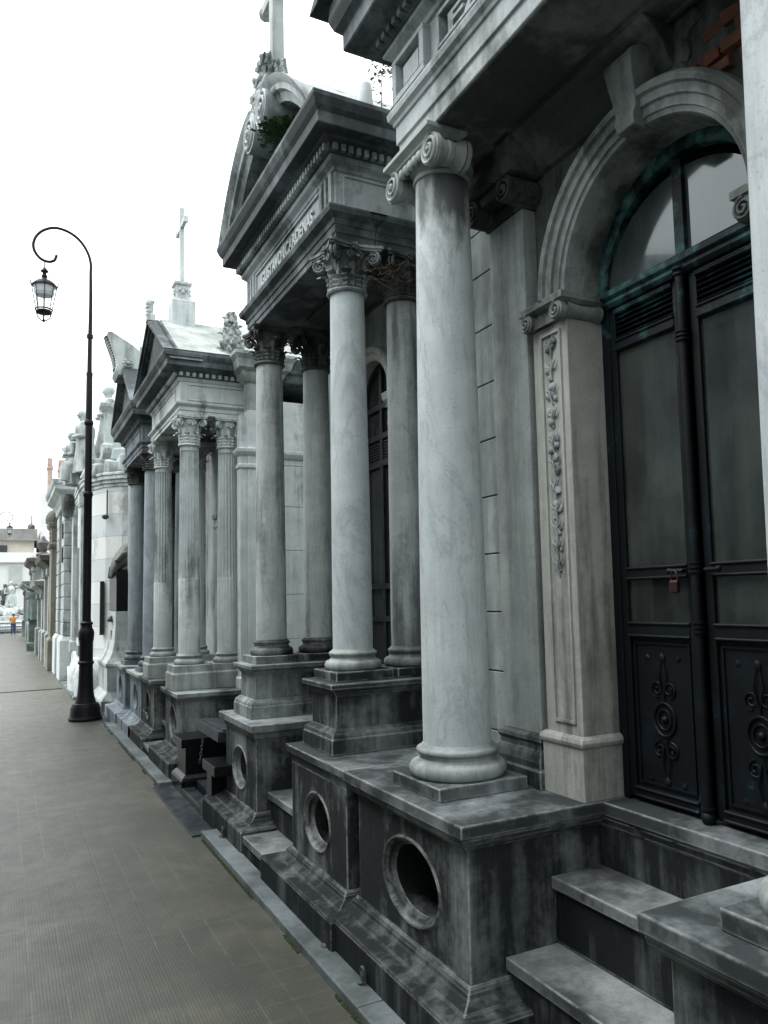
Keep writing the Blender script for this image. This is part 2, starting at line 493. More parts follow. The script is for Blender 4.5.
def copy_part(src, parent, shift):
    """copy of a part and its sub-parts under another (or the same) parent, moved by shift in the world"""
    o = src.copy()
    COL.objects.link(o)
    WP[o.name] = WP[src.name] + Vector(shift)
    o.parent = parent
    o.location = WP[o.name] - WP[parent.name]
    for ch in [c for c in bpy.data.objects if c.parent == src]:
        c = ch.copy()
        COL.objects.link(c)
        c.parent = o
        WP[c.name] = WP[ch.name] + Vector(shift)
    return o


def B():
    return bmesh.new()


def box(bm, x0, x1, y0, y1, z0, z1):
    vs = [bm.verts.new(c) for c in ((x0, y0, z0), (x1, y0, z0), (x1, y1, z0), (x0, y1, z0),
                                    (x0, y0, z1), (x1, y0, z1), (x1, y1, z1), (x0, y1, z1))]
    for f in ((0, 3, 2, 1), (4, 5, 6, 7), (0, 1, 5, 4), (1, 2, 6, 5), (2, 3, 7, 6), (3, 0, 4, 7)):
        bm.faces.new([vs[i] for i in f])
    return vs


def stack(bm, rect, prof):
    """moulded block: the rectangle grown by an offset at each height, mitred at the corners"""
    x0, x1, y0, y1 = rect
    rings = []
    for off, z in prof:
        rings.append([bm.verts.new(c) for c in ((x0 - off, y0 - off, z), (x1 + off, y0 - off, z),
                                                (x1 + off, y1 + off, z), (x0 - off, y1 + off, z))])
    for a, b in zip(rings, rings[1:]):
        for i in range(4):
            j = (i + 1) % 4
            bm.faces.new((a[i], a[j], b[j], b[i]))
    bm.faces.new(rings[0][::-1])
    bm.faces.new(rings[-1])


def lathe(bm, cx, cy, prof, seg=40, flute=None, a0=0):
    rings = []
    for r, z in prof:
        ring = []
        for i in range(seg):
            t = a0 + 2 * pi * i / seg
            rr = r
            if flute:
                z0, z1, n, dep = flute
                if z0 <= z <= z1:
                    rr = r - dep * abs(sin(t * n / 2)) ** 0.7
            ring.append(bm.verts.new((cx + rr * cos(t), cy + rr * sin(t), z)))
        rings.append(ring)
    for a, b in zip(rings, rings[1:]):
        for i in range(seg):
            j = (i + 1) % seg
            bm.faces.new((a[i], a[j], b[j], b[i]))
    bm.faces.new(rings[0][::-1])
    bm.faces.new(rings[-1])


def tube(bm, pts, rad, seg=8, cap=True):
    pts = [Vector(p) for p in pts]
    n = len(pts)
    rads = rad if isinstance(rad, (list, tuple)) else [rad] * n
    rings = []
    up = Vector((0.13, 0.21, 0.97)).normalized()
    for i, p in enumerate(pts):
        d = (pts[min(i + 1, n - 1)] - pts[max(i - 1, 0)]).normalized()
        a = d.cross(up)
        if a.length < 0.05:
            a = d.cross(Vector((1, 0, 0)))
        a.normalize()
        up = a.cross(d).normalized()
        rings.append([bm.verts.new(p + (a * cos(2 * pi * k / seg) + up * sin(2 * pi * k / seg)) * rads[i]) for k in range(seg)])
    for a, b in zip(rings, rings[1:]):
        for i in range(seg):
            j = (i + 1) % seg
            bm.faces.new((a[i], a[j], b[j], b[i]))
    if cap:
        bm.faces.new(rings[0][::-1])
        bm.faces.new(rings[-1])


def blob(bm, c, r, sub=2, squash=(1, 1, 1), jit=0.0, rot=None):
    mt = Matrix.Translation(c)
    if rot is not None:
        mt = mt @ rot
    mt = mt @ Matrix.Diagonal((r * squash[0], r * squash[1], r * squash[2], 1))
    res = bmesh.ops.create_icosphere(bm, subdivisions=sub, radius=1, matrix=mt)
    if jit:
        for v in res['verts']:
            v.co += Vector([random.uniform(-jit, jit) * r for _ in range(3)])


def prism(bm, poly, axis, a, b):
    """extrude polygon [(u,v)] along axis between a and b; axis 'x': (y,z), axis 'y': (x,z)"""
    def mk(u, v, w):
        return (w, u, v) if axis == 'x' else (u, w, v)
    A = [bm.verts.new(mk(u, v, a)) for u, v in poly]
    Bv = [bm.verts.new(mk(u, v, b)) for u, v in poly]
    n = len(poly)
    for i in range(n):
        j = (i + 1) % n
        bm.faces.new((A[i], A[j], Bv[j], Bv[i]))
    bm.faces.new(A)
    bm.faces.new(Bv[::-1])


def holed_die(bm, x0, x1, y0, y1, z0, z1, yc, zc, a, b, depth=0.3, seg=48):
    """block whose front (x0) face carries an oval opening with a moulded rim"""
    angs = set(2 * pi * i / seg for i in range(seg))
    for yy, zz in ((y0, z0), (y1, z0), (y0, z1), (y1, z1)):
        angs.add(atan2(zz - zc, yy - yc) % (2 * pi))
    angs = sorted(angs)

    def border(t):
        dy, dz = cos(t), sin(t)
        ks = []
        if dy > 1e-9: ks.append((y1 - yc) / dy)
        if dy < -1e-9: ks.append((y0 - yc) / dy)
        if dz > 1e-9: ks.append((z1 - zc) / dz)
        if dz < -1e-9: ks.append((z0 - zc) / dz)
        k = min(ks)
        return yc + dy * k, zc + dz * k

    def ell(t, g):
        # point of the grown ellipse in direction t
        A, Bq = a + g, b + g
        k = 1 / sqrt((cos(t) / A) ** 2 + (sin(t) / Bq) ** 2)
        return yc + k * cos(t), zc + k * sin(t)
    rings = [[bm.verts.new((x0, *border(t))) for t in angs]]
    for g, x in ((0.026, x0), (0.024, x0 - 0.005), (0.018, x0 - 0.007), (0.013, x0 - 0.002), (0.012, x0 + 0.006),
                 (0.004, x0 + 0.008), (0.0, x0 + 0.016), (-0.004, x0 + 0.028), (-0.012, x0 + 0.032), (-0.014, x0 + 0.042), (0.05, x0 + 0.046), (0.05, x0 + 0.60)):
        rings.append([bm.verts.new((x, *ell(t, g))) for t in angs])
    n = len(angs)
    for p, q in zip(rings, rings[1:]):
        for i in range(n):
            j = (i + 1) % n
            bm.faces.new((p[i], p[j], q[j], q[i]))
    bm.faces.new(rings[-1])
    # other five faces
    bk = [bm.verts.new(c) for c in ((x1, y0, z0), (x1, y1, z0), (x1, y1, z1), (x1, y0, z1))]
    bm.faces.new(bk)
    r0 = rings[0]

    def idx(yy, zz):
        return min(range(n), key=lambda i: (r0[i].co.y - yy) ** 2 + (r0[i].co.z - zz) ** 2)
    c11, c01, c00, c10 = idx(y1, z1), idx(y0, z1), idx(y0, z0), idx(y1, z0)

    def run(i, j):
        o = [r0[i]]
        while i != j:
            i = (i + 1) % n
            o.append(r0[i])
        return o
    bm.faces.new(run(c11, c01) + [bk[3], bk[2]])
    bm.faces.new(run(c01, c00) + [bk[0], bk[3]])
    bm.faces.new(run(c00, c10) + [bk[1], bk[0]])
    bm.faces.new(run(c10, c11) + [bk[2], bk[1]])


def arch_wall(bm, x0, x1, y0, y1, z0, z1, yc, zs, R, seg=28):
    """wall slab with a round-headed opening (springing at zs, floor z0)"""
    def quad(pts):
        a = [bm.verts.new((x0, y, z)) for y, z in pts]
        b = [bm.verts.new((x1, y, z)) for y, z in pts]
        bm.faces.new(a)
        bm.faces.new(b[::-1])
        return a, b
    quad([(y0, z0), (yc - R, z0), (yc - R, zs), (y0, zs)])
    quad([(yc + R, z0), (y1, z0), (y1, zs), (yc + R, zs)])
    quad([(y0, zs), (yc - R, zs), (yc - R, z1), (y0, z1)])
    quad([(yc + R, zs), (y1, zs), (y1, z1), (yc + R, z1)])
    pts = [(yc - R * cos(pi * i / seg), zs + R * sin(pi * i / seg)) for i in range(seg + 1)]
    for p, q in zip(pts, pts[1:]):
        quad([p, q, (q[0], z1), (p[0], z1)])
    # reveal and outer faces
    prof = [(yc - R, z0)] + pts + [(yc + R, z0)]
    for p, q in zip(prof, prof[1:]):
        bm.faces.new([bm.verts.new(c) for c in ((x0, *p), (x0, *q), (x1, *q), (x1, *p))])
    out = [(y0, z0), (y0, z1), (y1, z1), (y1, z0)]
    for p, q in zip(out, out[1:]):
        bm.faces.new([bm.verts.new(c) for c in ((x0, *p), (x1, *p), (x1, *q), (x0, *q))])
    bmesh.ops.remove_doubles(bm, verts=bm.verts, dist=0.0005)


def arch_sweep(bm, yc, zs, prof, a0=0, a1=pi, seg=40):
    """profile [(radius, x)] swept around an arch"""
    rings = []
    for i in range(seg + 1):
        t = a0 + (a1 - a0) * i / seg
        rings.append([bm.verts.new((x, yc + r * cos(t), zs + r * sin(t))) for r, x in prof])
    n = len(prof)
    for a, b in zip(rings, rings[1:]):
        for k in range(n):
            l = (k + 1) % n
            bm.faces.new((a[k], a[l], b[l], b[k]))
    bm.faces.new(rings[0])
    bm.faces.new(rings[-1][::-1])


def spiral(c, u, v, r0, turns=2.2, n=36, a0=pi / 2, hand=1, lift=None):
    pts = []
    c, u, v = Vector(c), Vector(u), Vector(v)
    for i in range(n + 1):
        k = i / n
        r = r0 * (1 - k) ** 0.85 + 0.004
        t = a0 + hand * 2 * pi * turns * k
        p = c + u * (r * cos(t)) + v * (r * sin(t))
        if lift is not None:
            p += Vector(lift) * k
        pts.append(p)
    return pts


def column_base(bm, cx, cy, z, r, h):
    """attic base: torus, scotia, torus"""
    R = r * 1.42
    p = [(R * 0.93, z)]
    for i in range(9):
        t = -pi / 2 + pi * i / 8
        p.append((R * 0.90 + 0.1 * R * cos(t), z + h * 0.22 + h * 0.22 * sin(t)))
    p += [(R * 0.88, z + h * 0.46), (R * 0.82, z + h * 0.50), (R * 0.785, z + h * 0.58), (R * 0.80, z + h * 0.66), (R * 0.83, z + h * 0.68)]
    for i in range(7):
        t = -pi / 2 + pi * i / 6
        p.append((R * 0.79 + 0.06 * R * cos(t), z + h * 0.79 + h * 0.1 * sin(t)))
    p += [(r * 1.08, z + h * 0.92), (r * 1.02, z + h)]
    lathe(bm, cx, cy, p, 48)


def shaft_prof(z0, z1, rb, rt, n=14):
    out = []
    for i in range(n + 1):
        k = i / n
        r = rb + (rt - rb) * (k ** 1.6)
        out.append((r, z0 + (z1 - z0) * k))
    return out


def leaf(bm, cx, cy, z0, r0, ang, h, w, curl):
    """one acanthus leaf on a capital bell: lobed blade, tip curling outwards"""
    d = Vector((cos(ang), sin(ang), 0))
    s = Vector((-sin(ang), cos(ang), 0))
    rows = 9
    grid = []
    for i in range(rows + 1):
        k = i / rows
        if k < 0.72:
            q = k / 0.72
            out = r0 + 0.006 + curl * 0.25 * q * q
            zz = z0 + h * q
        else:
            q = (k - 0.72) / 0.28
            out = r0 + 0.006 + curl * (0.25 + 0.95 * sin(q * pi / 2))
            zz = z0 + h + h * 0.10 * sin(q * pi * 0.75) - h * 0.14 * q * q
        ww = w * (0.72 + 0.38 * sin(pi * min(k * 1.1, 1))) * (1 - max(0, k - 0.8) * 3.2)
        ww *= 1 + 0.30 * (1 if i % 2 else -1)
        row = []
        for j in (-1, -0.5, 0, 0.5, 1):
            bulge = w * (0.16 * (1 - abs(j)) + (0.08 if j == 0 else 0)) + (0.10 * w if i % 2 else 0)
            pp = Vector((cx, cy, zz)) + d * (out + bulge - 0.004 * abs(j)) + s * (ww * 0.5 * j)
            row.append(bm.verts.new(pp))
        grid.append(row)
    for a, b in zip(grid, grid[1:]):
        for j in range(4):
            bm.faces.new((a[j], a[j + 1], b[j + 1], b[j]))


def corinthian(bm, cx, cy, z0, z1, r):
    h = z1 - z0
    lathe(bm, cx, cy, [(r * 1.0, z0 - 0.012), (r * 1.10, z0 - 0.010), (r * 1.15, z0), (r * 1.10, z0 + 0.010), (r * 0.86, z0 + 0.012),
                       (r * 0.84, z0 + h * 0.4), (r * 0.92, z0 + h * 0.7), (r * 1.14, z0 + h * 0.86), (r * 1.16, z0 + h * 0.88)], 32)
    for k in range(8):
        leaf(bm, cx, cy, z0 + 0.012, r * 0.86, k * pi / 4 + pi / 8, h * 0.34, r * 0.56, r * 0.50)
    for k in range(8):
        leaf(bm, cx, cy, z0 + 0.016, r * 0.85, k * pi / 4, h * 0.60, r * 0.46, r * 0.66)
    # abacus with hollow sides
    e = r * 1.62
    pts = []
    for q in range(4):
        a = q * pi / 2
        c0, s0 = cos(a), sin(a)
        for i in range(9):
            k = -1 + 2 * i / 8
            x = e * (1 - 0.20 * (1 - k * k))
            y = k * e * 0.93
            pts.append((cx + c0 * x - s0 * y, cy + s0 * x + c0 * y))
    for (za, zb, g) in ((z0 + h * 0.885, z0 + h * 0.93, 0.95), (z0 + h * 0.935, z1, 1.0)):
        A = [bm.verts.new((cx + (x - cx) * g, cy + (y - cy) * g, za)) for x, y in pts]
        Bv = [bm.verts.new((cx + (x - cx) * g, cy + (y - cy) * g, zb)) for x, y in pts]
        for i in range(len(pts)):
            j = (i + 1) % len(pts)
            bm.faces.new((A[i], A[j], Bv[j], Bv[i]))
        bm.faces.new(A[::-1])
        bm.faces.new(Bv)
    # corner volutes and inner helices, middle flowers
    for q in range(4):
        a = pi / 4 + q * pi / 2
        d = Vector((cos(a), sin(a), 0))
        zc = z0 + h * 0.74
        c = Vector((cx, cy, zc)) + d * (r * 1.62)
        for sgn in (-1, 1):
            s = Vector((-sin(a), cos(a), 0)) * sgn * r * 0.10
            sp = spiral(c + s, d, (0, 0, 1), r * 0.34, 2.0, 26, pi / 2, -1)
            stem = [Vector((cx, cy, z0 + h * 0.50)) + d * (r * 1.0) + s * 2, Vector((cx, cy, z0 + h * 0.70)) + d * (r * 1.15) + s * 1.5]
            tube(bm, stem + sp, [r * 0.06, r * 0.07] + [r * 0.085 * (1 - 0.5 * i / 26) for i in range(27)], 6)
        blob(bm, c, r * 0.13, 1)
        m = q * pi / 2
        dm = Vector((cos(m), sin(m), 0))
        sm = Vector((-sin(m), cos(m), 0))
        for sgn in (-1, 1):
            c2 = Vector((cx, cy, z0 + h * 0.76)) + dm * (r * 1.22) + sm * sgn * r * 0.28
            tube(bm, spiral(c2, sm * -sgn, (0, 0, 1), r * 0.2, 1.6, 18, pi / 2, -1), r * 0.05, 5)
        for kx in range(5):
            t = kx * 2 * pi / 5
            blob(bm, Vector((cx, cy, z0 + h * 0.93)) + dm * (e * 0.84) + sm * cos(t) * r * 0.15 + Vector((0, 0, sin(t) * r * 0.15)), r * 0.11, 1)
        blob(bm, Vector((cx, cy, z0 + h * 0.93)) + dm * (e * 0.88), r * 0.09, 1)


def ionic(bm, cx, cy, z0, z1, r, half=0.205):
    """ionic capital: volutes on the front (-X) and back, bolsters along X"""
    lathe(bm, cx, cy, [(r, z0 - 0.012), (r * 1.06, z0 - 0.010), (r * 1.10, z0), (r * 1.06, z0 + 0.010), (r * 1.0, z0 + 0.012), (r * 1.04, z0 + 0.02),
                       (r * 1.22, z0 + 0.045), (r * 1.20, z0 + 0.07), (r * 1.0, z0 + 0.075)], 40)
    vr = 0.064
    zc = z0 + 0.028
    r = r + 0.018
    xb = cx - 0.10 * r                     # the bolsters stop where the beam comes down
    for f in (-1, 1):
        xf = cx - r - 0.012 if f < 0 else xb + 0.012
        for sgn in (-1, 1):
            yc = cy + sgn * (half - 0.035)
            # disc and raised spiral
            pts = [(yc + vr * cos(t), zc + vr * sin(t)) for t in [2 * pi * i / 24 for i in range(24)]]
            prism(bm, pts, 'x', xf - 0.006, xf + 0.012)
            tube(bm, spiral((xf - f * -0.008, yc, zc), (0, -sgn, 0), (0, 0, 1), vr * 0.93, 2.3, 40, pi / 2, -1, (f * 0.010, 0, 0)),
                 [0.0085 * (1 - 0.35 * i / 40) for i in range(41)], 6)
            blob(bm, (xf + f * 0.010, yc, zc), 0.013, 2)
        # band between the two volutes
        box(bm, min(xf - 0.004, xf + 0.010), max(xf - 0.004, xf + 0.010), cy - half + 0.035, cy + half - 0.035, zc + 0.012, zc + vr)
        tube(bm, [(xf + f * 0.006, cy - half + 0.035, zc + vr - 0.006), (xf + f * 0.006, cy + half - 0.035, zc + vr - 0.006)], 0.008, 6)
        for k in range(5):
            blob(bm, (xf + f * 0.004, cy - 0.08 + 0.04 * k, zc + 0.018), 0.019, 2, (0.9, 0.85, 1.3))
    for sgn in (-1, 1):
        yc = cy + sgn * (half - 0.035)
        L = (xb - cx + r) / 2
        cm = (xb + cx - r) / 2
        prof = []
        for i in range(17):
            k = -1 + i / 8
            rr = vr * (0.70 + 0.28 * k * k)
            if i in (7, 9): rr = vr * 0.80
            if i == 8: rr = vr * 0.78
            prof.append((cm + k * L, rr))
        rings = []
        for x, rr in prof:
            rings.append([bm.verts.new((x, yc + rr * cos(2 * pi * j / 20), zc + rr * sin(2 * pi * j / 20))) for j in range(20)])
        for a, b in zip(rings, rings[1:]):
            for j in range(20):
                bm.faces.new((a[j], a[(j + 1) % 20], b[(j + 1) % 20], b[j]))
    stack(bm, (cx - r - 0.02, cx - 0.02, cy - half + 0.03, cy + half - 0.03),
          [(0.004, zc + vr - 0.004), (0.010, zc + vr + 0.004), (0.024, zc + vr + 0.014), (0.028, zc + vr + 0.017), (0.028, z1)])


def dentils(bm, axis, fixed, a, b, z0, z1, size, gap, depth):
    """row of little blocks; axis 'y' runs along Y on plane X=fixed (towards -X), axis 'x' along X on plane Y=fixed (towards -Y)"""
    n = int((b - a) / (size + gap))
    st = (b - a) / n
    for i in range(n):
        p = a + st * i + gap / 2
        if axis == 'y':
            box(bm, fixed - depth, fixed + 0.01, p, p + size, z0, z1)
        else:
            box(bm, p, p + size, fixed - depth, fixed + 0.01, z0, z1)


def frame_panel(bm, axis, fixed, a0, a1, z0, z1, w=0.014, d=0.012):
    """raised rectangular moulding lying on a face"""
    for (p, q, r, s) in ((a0, a1, z0, z0 + w), (a0, a1, z1 - w, z1), (a0, a0 + w, z0 + w + 0.0005, z1 - w - 0.0005), (a1 - w, a1, z0 + w + 0.0005, z1 - w - 0.0005)):
        if axis == 'y':
            box(bm, fixed - d, fixed + 0.004, p, q, r, s)
        else:
            box(bm, p, q, fixed - d, fixed + 0.004, r, s)


def text_part(name, body, size, loc_face, parent, mat, width=None, depth=0.008, facing='-x'):
    cu = bpy.data.curves.new(name + '_curve', 'FONT')
    cu.body = body
    cu.size = size
    cu.extrude = depth
    cu.align_x = 'CENTER'
    cu.align_y = 'BOTTOM_BASELINE'
    cu.offset = 0.0022
    tmp = bpy.data.objects.new('tmp', cu)
    COL.objects.link(tmp)
    bpy.context.view_layer.update()
    me = bpy.data.meshes.new_from_object(tmp.evaluated_get(bpy.context.evaluated_depsgraph_get()))
    bpy.data.objects.remove(tmp)
    bpy.data.curves.remove(cu)
    xs = [v.co.x for v in me.vertices]
    w = max(xs) - min(xs)
    k = (width / w) if width else 1
    for v in me.vertices:
        x, y, z = v.co
        v.co = (-z, -x * k, y)       # faces -X, reads left to right towards -Y
    me.name = name
    me.materials.clear()
    me.materials.append(mat)
    o = bpy.data.objects.new(name, me)
    COL.objects.link(o)
    o.parent = parent
    WP[o.name] = Vector(loc_face)
    o.location = Vector(loc_face) - WP[parent.name]
    return o


def base_prof(z0, zt, o=0.0):
    """the long stepped foot of the tomb pedestals"""
    return [(0.135 + o, z0), (0.135 + o, 0.150), (0.128 + o, 0.160), (0.070 + o, 0.166), (0.066 + o, 0.172), (0.060 + o, 0.176), (0.030 + o, 0.190), (0.024 + o, 0.205), (0.014, 0.214), (0.012, zt)]


CAPP = [(0.002, 0.652), (0.014, 0.656), (0.020, 0.668), (0.036, 0.676), (0.040, 0.690), (0.040, 0.697), (0.048, 0.700), (0.052, 0.706), (0.052, 0.744), (0.049, 0.747)]


# ================================================================== SETTING
def struct(name, bm, mat, **k):
    o = part(name, bm, mat, **k)
    o['kind'] = 'structure'
    return o


bm = B()
box(bm, -400, 400, -300, 900, -0.5, -0.012)
struct('ground', bm, plain('distant_ground', (0.12, 0.12, 0.11), (0.16, 0.16, 0.14), 0.9, 0, 0.3, 0.2))
bm = B()
bmesh.ops.create_grid(bm, x_segments=4, y_segments=40, size=0.5, matrix=Matrix.Translation((-0.2, 26, 0)) @ Matrix.Diagonal((3.6, 64, 1, 1)))
struct('pavement', bm, M['pavement'])


def kerb(y0, y1, x0=1.150, x1=1.262, z=0.040, name='kerb', xs=0.0):
    bm = B()
    n = max(1, int((y1 - y0) / 1.7))
    for i in range(n):
        a = y0 + (y1 - y0) * i / n
        b = y0 + (y1 - y0) * (i + 1) / n - 0.006
        j = random.uniform(-0.002, 0.002)
        box(bm, x0 + j, x1, a, b, -0.03, z + random.uniform(-0.002, 0.001))
    return struct(name, bm, M['kerb'], bevel=0.006)


kerb(0.2, 5.28)
kerb(6.84, 10.7, 1.15, 1.262)
kerb(13.9, 17.0, 1.02, 1.16)
bm = B()
box(bm, 1.262, 4.0, -1.2, 60, -0.02, 0.008)
struct('earth_strip', bm, plain('damp_earth', (0.04, 0.045, 0.035), (0.07, 0.075, 0.06), 0.95, 0, 5, 0.2))
bm = B()
box(bm, 1.1, 1.262, 5.285, 6.835, -0.02, 0.012)
box(bm, 1.155, 1.262, 10.72, 13.8, -0.02, 0.006)
struct('slate_edging', bm, M['slate'], bevel=0.003)
bm = B()
box(bm, -2.0, 0.98, 15.85, 15.95, -0.01, 0.004)
struct('drain_slot', bm, M['black'])

# moss tufts along the kerb foot
bm = B()
for i in range(2200):
    y = random.uniform(1.8, 5.2) if random.random() < 0.7 else random.uniform(6.9, 10.6)
    if sin(y * 3.1) + sin(y * 7.7) < -0.2:
        continue
    r = random.uniform(0.002, 0.007)
    blob(bm, (1.150 - random.uniform(-0.001, 0.012), y, 0.002), r, 1, (1, 1.6, 0.6))
tag(part('moss', bm, plain('moss', (0.018, 0.028, 0.012), (0.03, 0.042, 0.018), 0.95, 0, 60, 0.1)),
    'dark green moss along the foot of the kerb', 'moss', kind='stuff')

GM = 'mausoleums along the alley'

# ================================================================== FIRST MAUSOLEUM (ionic)
T1 = thing('mausoleum', 'tall grey mausoleum nearest the camera, with smooth ionic columns and an arched bronze door', 'mausoleum', (1.9, 1.9, 0), GM)


def pedestal(T, x0, x1, y0, y1, hole, base_off=0.0, mat='grimy', cap=CAPP, capshift=0.0, matcap='cap', z0die=0.205):
    bm = B()
    yc, zc, a, b = hole
    holed_die(bm, x0, x1, y0, y1, z0die, 0.655, yc, zc, a, b)
    p = part('pedestal', bm, M[mat], T, bevel=0.004)
    bm = B()
    stack(bm, (x0, x1, y0, y1), base_prof(0.0, 0.222, base_off))
    part('pedestal_base', bm, M['base' if mat == 'grimy' else mat], p, bevel=0.004)
    bm = B()
    stack(bm, (x0, x1, y0, y1), [(o, z + capshift) for o, z in cap])
    part('pedestal_cap', bm, M[matcap], p, bevel=0.005)
    return p


pd = pedestal(T1, 1.387, 2.05, 2.33, 3.245, (2.76, 0.425, 0.215, 0.135))
copy_part(pd, T1, (0, 1.42 - 3.245, 0))


def column(T, cx, cy, zb, hb, zn, zt, rb, rt, kind, plinth, mats, capz=None, fl=None, plz=None):
    bm = B()
    pr = shaft_prof(zb + hb, zn, rb, rt)
    if fl:
        f0, f1, n, dep = fl
        pr = [(rb, zb + hb)] + [(rb, f0 - 0.001)] + [(rb + (rt - rb) * k / 12, f0 + 0.01 + (f1 - f0 - 0.02) * k / 12) for k in range(13)] + [(rt, f1 + 0.001), (rt, zn)]
        lathe(bm, cx, cy, pr, n * 8, (f0, f1, n, dep))
    else:
        lathe(bm, cx, cy, pr, 56)
    c = part('column', bm, M[mats[0]], T, origin=(cx, cy, zb), smooth=True, angle=50)
    bm = B()
    column_base(bm, cx, cy, zb, rb, hb)
    part('column_base', bm, M[mats[1]], c, smooth=True, angle=40)
    bm = B()
    if plinth:
        px, pz0, pz1 = plinth
        stack(bm, (cx - px, cx + px, cy - px, cy + px), [(0, pz0), (0, pz1)])
        part('plinth', bm, M[mats[2]], c, bevel=0.004)
    else:
        bm.free()
    bm = B()
    if kind == 'ionic':
        ionic(bm, cx, cy, zn, zt, rt)
    else:
        corinthian(bm, cx, cy, zn, zt, rt * 1.06)
    part('capital', bm, M[mats[3]], c, smooth=True, angle=40)
    return c


c1 = column(T1, 1.62, 2.775, 0.797, 0.125, 3.255, 3.380, 0.137, 0.112, 'ionic', (0.197, 0.748, 0.797), ('shaft1', 'grey', 'cap', 'grey'))
copy_part(c1, T1, (-0.005, 1.10 - 2.775, 0))

# floor, steps
def step(T, x0, x1, y0, y1, z0, z1, nose=0.014, th=0.042, riser='base', tread='tread'):
    bm = B()
    box(bm, x0 + nose, x1, y0, y1, z0, z1 - th)
    p = part('step', bm, M[riser], T)
    bm = B()
    box(bm, x0, x1, y0 - 0.0004, y1 + 0.0004, z1 - th + 0.0005, z1)
    part('tread', bm, M[tread], p, bevel=0.004)


bm = B()
stack(bm, (1.955, 2.4, 1.25, 2.40), [(0.012, 0.688), (0.02, 0.70), (0.02, 0.7445)])
sl = part('door_sill', bm, M['cap'], T1, bevel=0.004)
bm = B()
stack(bm, (1.955, 2.4, 1.25, 2.40), [(0, 0.3), (0, 0.655), (0.006, 0.66), (0.010, 0.6875)])
part('sill_riser', bm, M['base'], sl)
step(T1, 1.727, 2.1, 1.43, 2.328, 0.285, 0.508)
step(T1, 1.524, 1.98, 1.43, 2.3275, 0.06, 0.28)
bm = B(); box(bm, 1.30, 1.85, 1.43, 2.327, 0.0, 0.058)
part('step', bm, M['grimy'], T1, bevel=0.004)

# walls
bm = B()
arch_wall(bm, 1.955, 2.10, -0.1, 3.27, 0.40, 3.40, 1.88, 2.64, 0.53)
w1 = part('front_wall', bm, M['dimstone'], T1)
bm = B()
# coursed blocks of the wall left of the pilaster, and its mirror
zs = [0.748, 0.91, 1.17, 1.43, 1.69, 1.95, 2.21, 2.47, 2.73, 2.99, 3.20, 3.395]
for (ya, yb) in ((2.836, 3.265), (0.0, 0.99)):
    bm = B()
    for i in range(len(zs) - 1):
        box(bm, 1.936, 1.958, ya + 0.001, yb - 0.001, zs[i], zs[i + 1] - 0.006)
    part('coursed_wall', bm, M['wallmid'], w1, bevel=0.003)
    bm = B()
    box(bm, 1.946, 1.9545, ya + 0.003, yb - 0.003, zs[0], zs[-1] - 0.01)
    part('mortar', bm, M['base'], w1)
bm = B()
box(bm, 2.1, 4.6, 3.10, 3.26, 0, 4.0)
box(bm, 2.1, 4.6, 0.35, 0.50, 0, 4.0)
box(bm, 4.6, 4.75, 0.35, 3.26, 0, 4.0)
box(bm, 2.25, 4.6, 0.5, 3.1, 0.5, 0.745)
part('chamber_wall', bm, M['grey'], T1)


def pilaster(T, x0, x1, y0, y1, zb, zt, mat, hb=0.2, name='pilaster'):
    bm = B()
    box(bm, x0, x1, y0, y1, zb + hb, zt)
    p = part(name, bm, M[mat], T, bevel=0.004)
    bm = B()
    stack(bm, (x0, x1, y0, y1), [(0.045, zb), (0.045, zb + hb * 0.33), (0.040, zb + hb * 0.36), (0.040, zb + hb * 0.5), (0.030, zb + hb * 0.62),
                                 (0.016, zb + hb * 0.70), (0.014, zb + hb * 0.80), (0.024, zb + hb * 0.88), (0.020, zb + hb * 0.96), (0.003, zb + hb)])
    part('pilaster_base', bm, M['grimy'], p, bevel=0.002)
    return p


for (ya, yb) in ((2.57, 2.825), (1.04, 1.295)):
    pp = pilaster(T1, 1.885, 1.954, ya, yb, 0.748, 3.11, 'grey')
    bm = B()
    yc = (ya + yb) / 2
    box(bm, 1.875, 1.954, ya - 0.01, yb + 0.01, 3.112, 3.16)
    for sgn in (-1, 1):
        y = yc + sgn * 0.125
        prism(bm, [(y + 0.055 * cos(t), 3.175 + 0.055 * sin(t)) for t in [2 * pi * i / 20 for i in range(20)]], 'x', 1.80, 1.95)
        tube(bm, spiral((1.797, y, 3.175), (0, -sgn, 0), (0, 0, 1), 0.05, 2.2, 36, pi / 2, -1, (-0.008, 0, 0)), 0.007, 6)
        blob(bm, (1.79, y, 3.175), 0.012, 2)
    box(bm, 1.805, 1.952, yc - 0.13, yc + 0.13, 3.18, 3.225)
    stack(bm, (1.79, 1.952, yc - 0.19, yc + 0.19), [(0, 3.23), (0.012, 3.24), (0.016, 3.255), (0.016, 3.285), (0.0, 3.29), (0.0, 3.375)])
    part('pilaster_capital', bm, M['carvedark'], pp, smooth=True)

